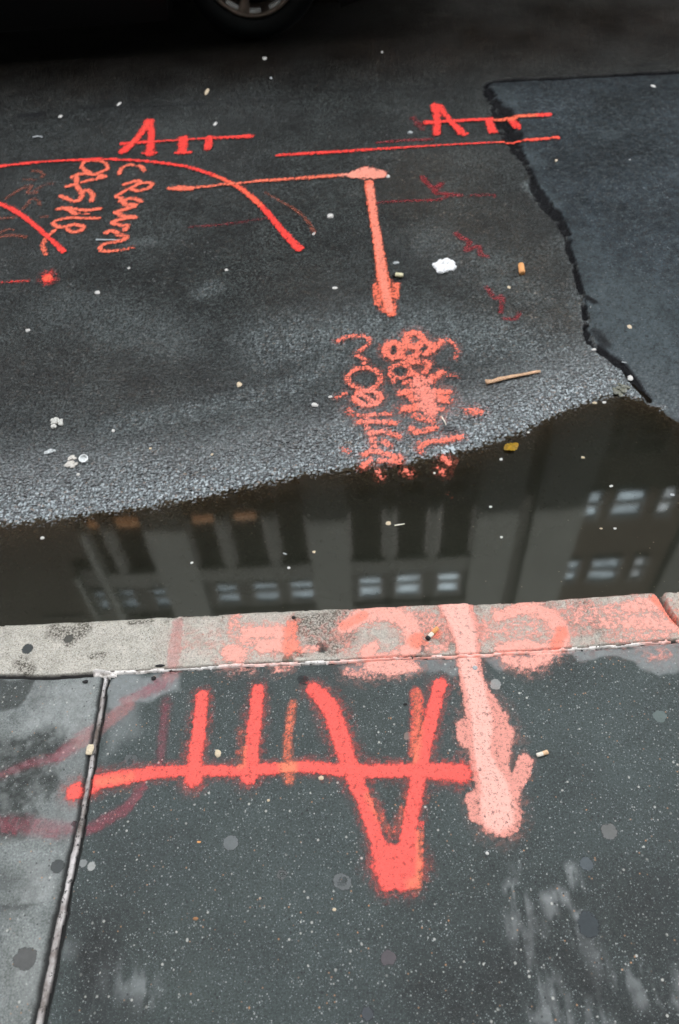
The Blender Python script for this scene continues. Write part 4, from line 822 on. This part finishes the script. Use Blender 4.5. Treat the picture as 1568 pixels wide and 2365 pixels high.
clump('food_lump', 'flattened cream scraps left of the ring shaped scrap', 'litter', 167, 1068, 20, 14, mat_simple('cream_scrap', (.60,.56,.50), .7, 0, .4, 400), size=.36, flat=.35, seed=6)
clump('wet_debris', 'heap of wet translucent debris where the patch meets the puddle', 'litter', 1434, 902, 22, 16, mat_simple('wet_debris', (.17,.17,.13), .2, 0, .7, 250), size=.32, flat=.4, seed=8)
clump('wet_debris', 'whitish froth at the edge of the puddle under the coral writing', 'litter', 1036, 1041, 18, 14, mat_simple('froth', (.50,.56,.58), .35, 0, .4, 400), size=.26, flat=.25, seed=9)
o = lathe([(.001,-.0),(.0095,.0),(.0115,.001),(.012,.006),(.0135,.010),(.011,.011),(.0095,.004),(.001,.003)], 28).build('bottle_cap', mat_simple('white_cap', (.80,.82,.80), .4, 0, .12, 300), smooth=True)
me = o.data
for v in me.vertices: v.co = Vector((v.co.x, v.co.z, v.co.y))
put_at(o, 195, 1063, zroad, .001); o.rotation_euler = (.25, .1, 0); tag(o, 'small white ring shaped cap lying on the gravel above the puddle', 'bottle cap')
def tubepath(name, pts, rad, mat, parent=None, n=10):
    bm = bmesh.new(); rings = []
    for i, p_ in enumerate(pts):
        p_ = Vector(p_); d = (Vector(pts[min(i+1, len(pts)-1)])-Vector(pts[max(i-1, 0)])).normalized()
        u = d.cross(Vector((0,0,1))).normalized(); v = u.cross(d); r = rad[i]; rx_, rz_ = (r if isinstance(r, tuple) else (r, r))
        rings.append([bm.verts.new(p_+u*rx_*math.cos(2*PI*k/n)+v*rz_*math.sin(2*PI*k/n)) for k in range(n)])
    for a, b in zip(rings[:-1], rings[1:]):
        for k in range(n): bm.faces.new((a[k], a[(k+1)%n], b[(k+1)%n], b[k]))
    bm.faces.new(rings[0][::-1]); bm.faces.new(rings[-1])
    me = bpy.data.meshes.new(name); bm.to_mesh(me); bm.free(); me.polygons.foreach_set('use_smooth', [True]*len(me.polygons)); return link(name, me, mat, parent)
def stick(name, label, cat, p0, p1, wpx, mat, zf=zroad, group=None, bend=.04, flat=.5, seed=0, taper=.55):
    rr = random.Random(seed); a = Vector((*P(*p0, zf)[:2], 0)); b = Vector((*P(*p1, zf)[:2], 0)); c_ = (a+b)/2; m = mpp(*p0, zf)
    n = 9; pts = []; rad = []
    for i in range(n):
        t_ = i/(n-1); q = a+(b-a)*t_-c_; nrm = Vector((-(b-a).y, (b-a).x, 0)); q += nrm*(bend*math.sin(PI*t_)+rr.uniform(-.008,.008))
        r = wpx*m/2*(1-(1-taper)*t_)*rr.uniform(.82, 1.15); pts.append((q.x, q.y, r*flat+.0005)); rad.append((r, r*flat))
    o = tubepath(name, pts, rad, mat, n=8); o.location = (c_.x, c_.y, ground_z(c_.x, c_.y, zf)+.0015); return tag(o, label, cat, group)
stick('wood_stick', 'pale splintered wooden stick on the wet gravel above the puddle', 'stick', (1122,887), (1247,861), 14, MWd, bend=.015, seed=2)
stick('straw', 'thin pale grey sliver lying through the bottom of the zigzag writing', 'straw', (223,556), (276,556), 5, mat_simple('grey_straw', (.45,.50,.50), .5), bend=0, seed=3)
stick('sliver', 'thin cream sliver in the puddle beside a pale pebble', 'straw', (911,1221), (934,1217), 5, MPp, bend=0, seed=4)
stick('twig', 'forked whitish twig above the black pit by the coral writing', 'twig', (1018,963), (1030,984), 4, MPp, bend=.05, seed=5)
stick('sliver', 'thin grey sliver on the patch above the wet debris', 'straw', (1435,838), (1456,841), 4, MG, bend=0, seed=6)
stick('curl', 'curved pale scrap near the left edge below the cream crumb', 'scrap', (77,320), (99,319), 7, MG, bend=.2, seed=7)
def butt(label, p0, p1, wpx, zf, parts, group='cigarette butts'):
    a = Vector((*P(*p0, zf)[:2], 0)); b = Vector((*P(*p1, zf)[:2], 0)); m = mpp(*p0, zf); r = wpx*m/2
    e_ = empty('cigarette_butt', (a.x, a.y, ground_z(a.x, a.y, zf)), label, 'cigarette butt', group); L_ = b-a
    for nm, t0, t1, mt, sc in parts:
        pts = [(L_.x*t, L_.y*t, r*.8+.0004) for t in np.linspace(t0, t1, 5)]; tubepath(nm, pts, [(r*sc*k_, r*.8*sc*k_) for k_ in (.93,1,.97,1.02,.92)], mt, e_, 12)
    return e_
butt('orange and cream cigarette butt with a black tip lying on the kerb between two letters', (986,1478), (1010,1452), 11, zflat, [('burnt_tip',0,.18,MB_,1.15),('paper',.18,.52,MPp,.95),('filter',.52,1,MO,1.0)])
butt('short cream cigarette stub on the dark pavement right of the salmon arrow', (1239,1746), (1264,1738), 11, zflat, [('paper',0,.55,MPp,.95),('filter',.55,1,mat_simple('pale_cork', (.80,.52,.30), .7),1.0)])
butt('tan cigarette filter standing out on the road below the crimson smudge', (1202,616), (1205,637), 14, zroad, [('filter',0,1,MO,1.0)])
butt('stubby cream cigarette end beside a black spot near the arrow tip', (908,638), (930,641), 12, zroad, [('burnt_tip',0,.25,MB_,1.0),('paper',.25,1,mat_simple('yellowed_paper', (.68,.62,.40), .7),1.0)])
def leaf():
    m_ = mpp(1180, 1033, zroad); X, Y, t = hit(1180, 1033, WATER); bm = bmesh.new(); n = 14; L_, Wd = 38*m_, 26*m_; g = []
    for i in range(n+1):
        u = i/n; hw = Wd/2*math.sin(PI*min(1, u*.92+.04))**.7*(1+.12*math.sin(i*2.1)); row = []
        for j in range(-3, 4): row.append(bm.verts.new(((u-.5)*L_, hw*j/3, .002+.004*abs(j/3)**2*math.sin(u*5+1)+.002*u)))
        g.append(row)
    for a, b in zip(g[:-1], g[1:]):
        for j in range(6): bm.faces.new((a[j], a[j+1], b[j+1], b[j]))
    bmesh.ops.solidify(bm, geom=bm.faces[:], thickness=.0006)
    me = bpy.data.meshes.new('leaf'); bm.to_mesh(me); bm.free(); me.polygons.foreach_set('use_smooth', [True]*len(me.polygons))
    o = link('leaf', me, MY); o.location = (X, Y, WATER+.0008); o.rotation_euler.z = .5; tag(o, 'small crumpled yellow leaf floating in the puddle', 'leaf')
leaf()
# gum spots and bits on pavement and kerb
def gum(label, x, y, r, c, seed=0, ring_=False):
    rr = random.Random(seed); lobes = [([(x+rr.uniform(-.25,.25)*r, y+rr.uniform(-.2,.2)*r), (x+rr.uniform(-.3,.3)*r, y+rr.uniform(-.2,.2)*r)], r*rr.uniform(1.45,1.8), .9, .22) for k in range(3)]
    f = field(LP, lobes, seed=seed)
    if ring_: g_ = field(LP, [([(x+.1*r, y-.1*r), (x, y)], r*1.15, 1, .3)], seed=seed+9); f = f*(1-.65*g_)
    m_ = mat_paint('gum', tuple(v*.78 for v in c), tuple(v*1.1 for v in c), .85, .85, 420, 90, lim=.9)
    V, Q, A_ = LP.sub(vface(f) > .06, dict(cover=f*(1-crack), tone=np.full(LP.sh, .5), hgt=LP.G), dz=.0003)
    return tag(link('gum_spot', np_mesh('gum_spot', V, Q, A_), m_), label, 'gum spot', 'flattened chewing gum spots on the pavement')
for i, (x, y, r, c, lb, rg) in enumerate([
 (532,1945,17,(.25,.27,.265),'grey gum spot left of the point of the big red A',False),(790,2036,20,(.22,.235,.23),'large ringed grey gum spot left of the foot of the big red A',True),(652,2020,12,(.17,.18,.17),'faint grey gum spot between two larger ones left of the red A',True),
 (1408,1920,19,(.25,.25,.235),'rough pale gum spot right of the foot of the salmon arrow',False),(1352,1993,16,(.15,.175,.185),'bluish gum spot below the rough pale one',False),(1523,1653,15,(.21,.26,.24),'green grey gum spot near the right edge below the kerb',False),
 (191,1993,9,(.38,.40,.38),'pale round gum spot right of the slab joint, left of a pair',False),(213,1999,10,(.60,.61,.57),'whitish lumpy gum spot right of the slab joint, right of a pair',False),(131,1998,15,(.115,.125,.12),'dark round gum spot touching the left side of the slab joint',False),
 (896,2211,17,(.17,.15,.155),'purplish gum spot below the foot of the big red A',False),(302,1756,15,(.16,.175,.17),'faint ringed gum spot above the left end of the red bar',True),(1358,2135,28,(.075,.09,.095),'largest, dark bluish gum spot low on the right',False),
 (700,1570,12,(.045,.05,.05),'dark ringed gum spot just above the left leg of the red A',True),(55,2214,24,(.17,.17,.16),'large dark gum stain on the pale slab low on the left',False),(1145,1580,12,(.50,.51,.48),'whitish gum spot right of the salmon arrow under the kerb',False),
 (940,1700,10,(.36,.29,.25),'brownish gum spot inside the V of the big red A',False),(172,1900,7,(.10,.10,.10),'small dark gum dot on the slab joint edge',False),(848,2340,14,(.11,.12,.13),'faint dark gum spot at the bottom below the red A',False),
 (65,1496,13,(.075,.085,.085),'dark round gum spot on the left part of the kerb',False),(744,1495,14,(.055,.06,.05),'dark gum spot at the lower right of the blurred salmon letter on the kerb',False),(664,1521,12,(.18,.20,.155),'grey green gum spot under the blurred salmon letter on the kerb',False),(157,1475,10,(.13,.125,.105),'small brown stain of gum on the kerb left part',False),(970,1497,10,(.24,.23,.22),'greyish gum spot on the kerb right of the left salmon C',False)]):
    gum(lb, x, y, r, tuple(v*.72 for v in c), seed=i*1.7, ring_=rg)
GS = 'small bits lying on the pavement'
for i, (x, y, w_, h_, mt, lb) in enumerate([(1097,1542,11,13,MG,'grey pebble on the salmon arrow just under the kerb'),(742,1796,12,12,MT,'cream crumb just under the red bar left of the big A'),(503,1740,14,20,MT,'pale crumb between the two T stems of the red lettering'),(208,1731,18,30,mat_simple('cream_lump', (.62,.52,.36), .7, 0, .3, 400),'cream lump caught in the joint between the slabs'),
    (370,1537,24,7,MB_,'small black leaf scrap lying against the white sealant line'),(678,1426,9,9,MB_,'black grit on the kerb edge above the blurred salmon letter'),(772,2100,9,8,MT,'tan grit below the ringed grey gum spot'),(460,1944,10,5,MO,'orange fleck left of the grey gum spot'),(452,2121,13,8,mat_simple('brown_fleck', (.28,.14,.06), .7),'brown fleck low on the dark slab'),(620,1848,7,7,MT,'tiny tan grit under the red bar'),
    (1125,1970,8,9,MW,'small white grit below the foot of the salmon arrow'),(936,1626,9,7,MB_,'black grit inside the upper V of the big red A'),(355,1566,12,10,MB_,'black grit just under the sealant line right of the slab joint'),(198,1574,14,8,MB_,'black grit on the pale slab by the top of the joint')]):
    crumb('grit', lb, 'grit', x, y, w_, h_, mt, zf=zflat, seed=70+i, group=GS, th=.4)
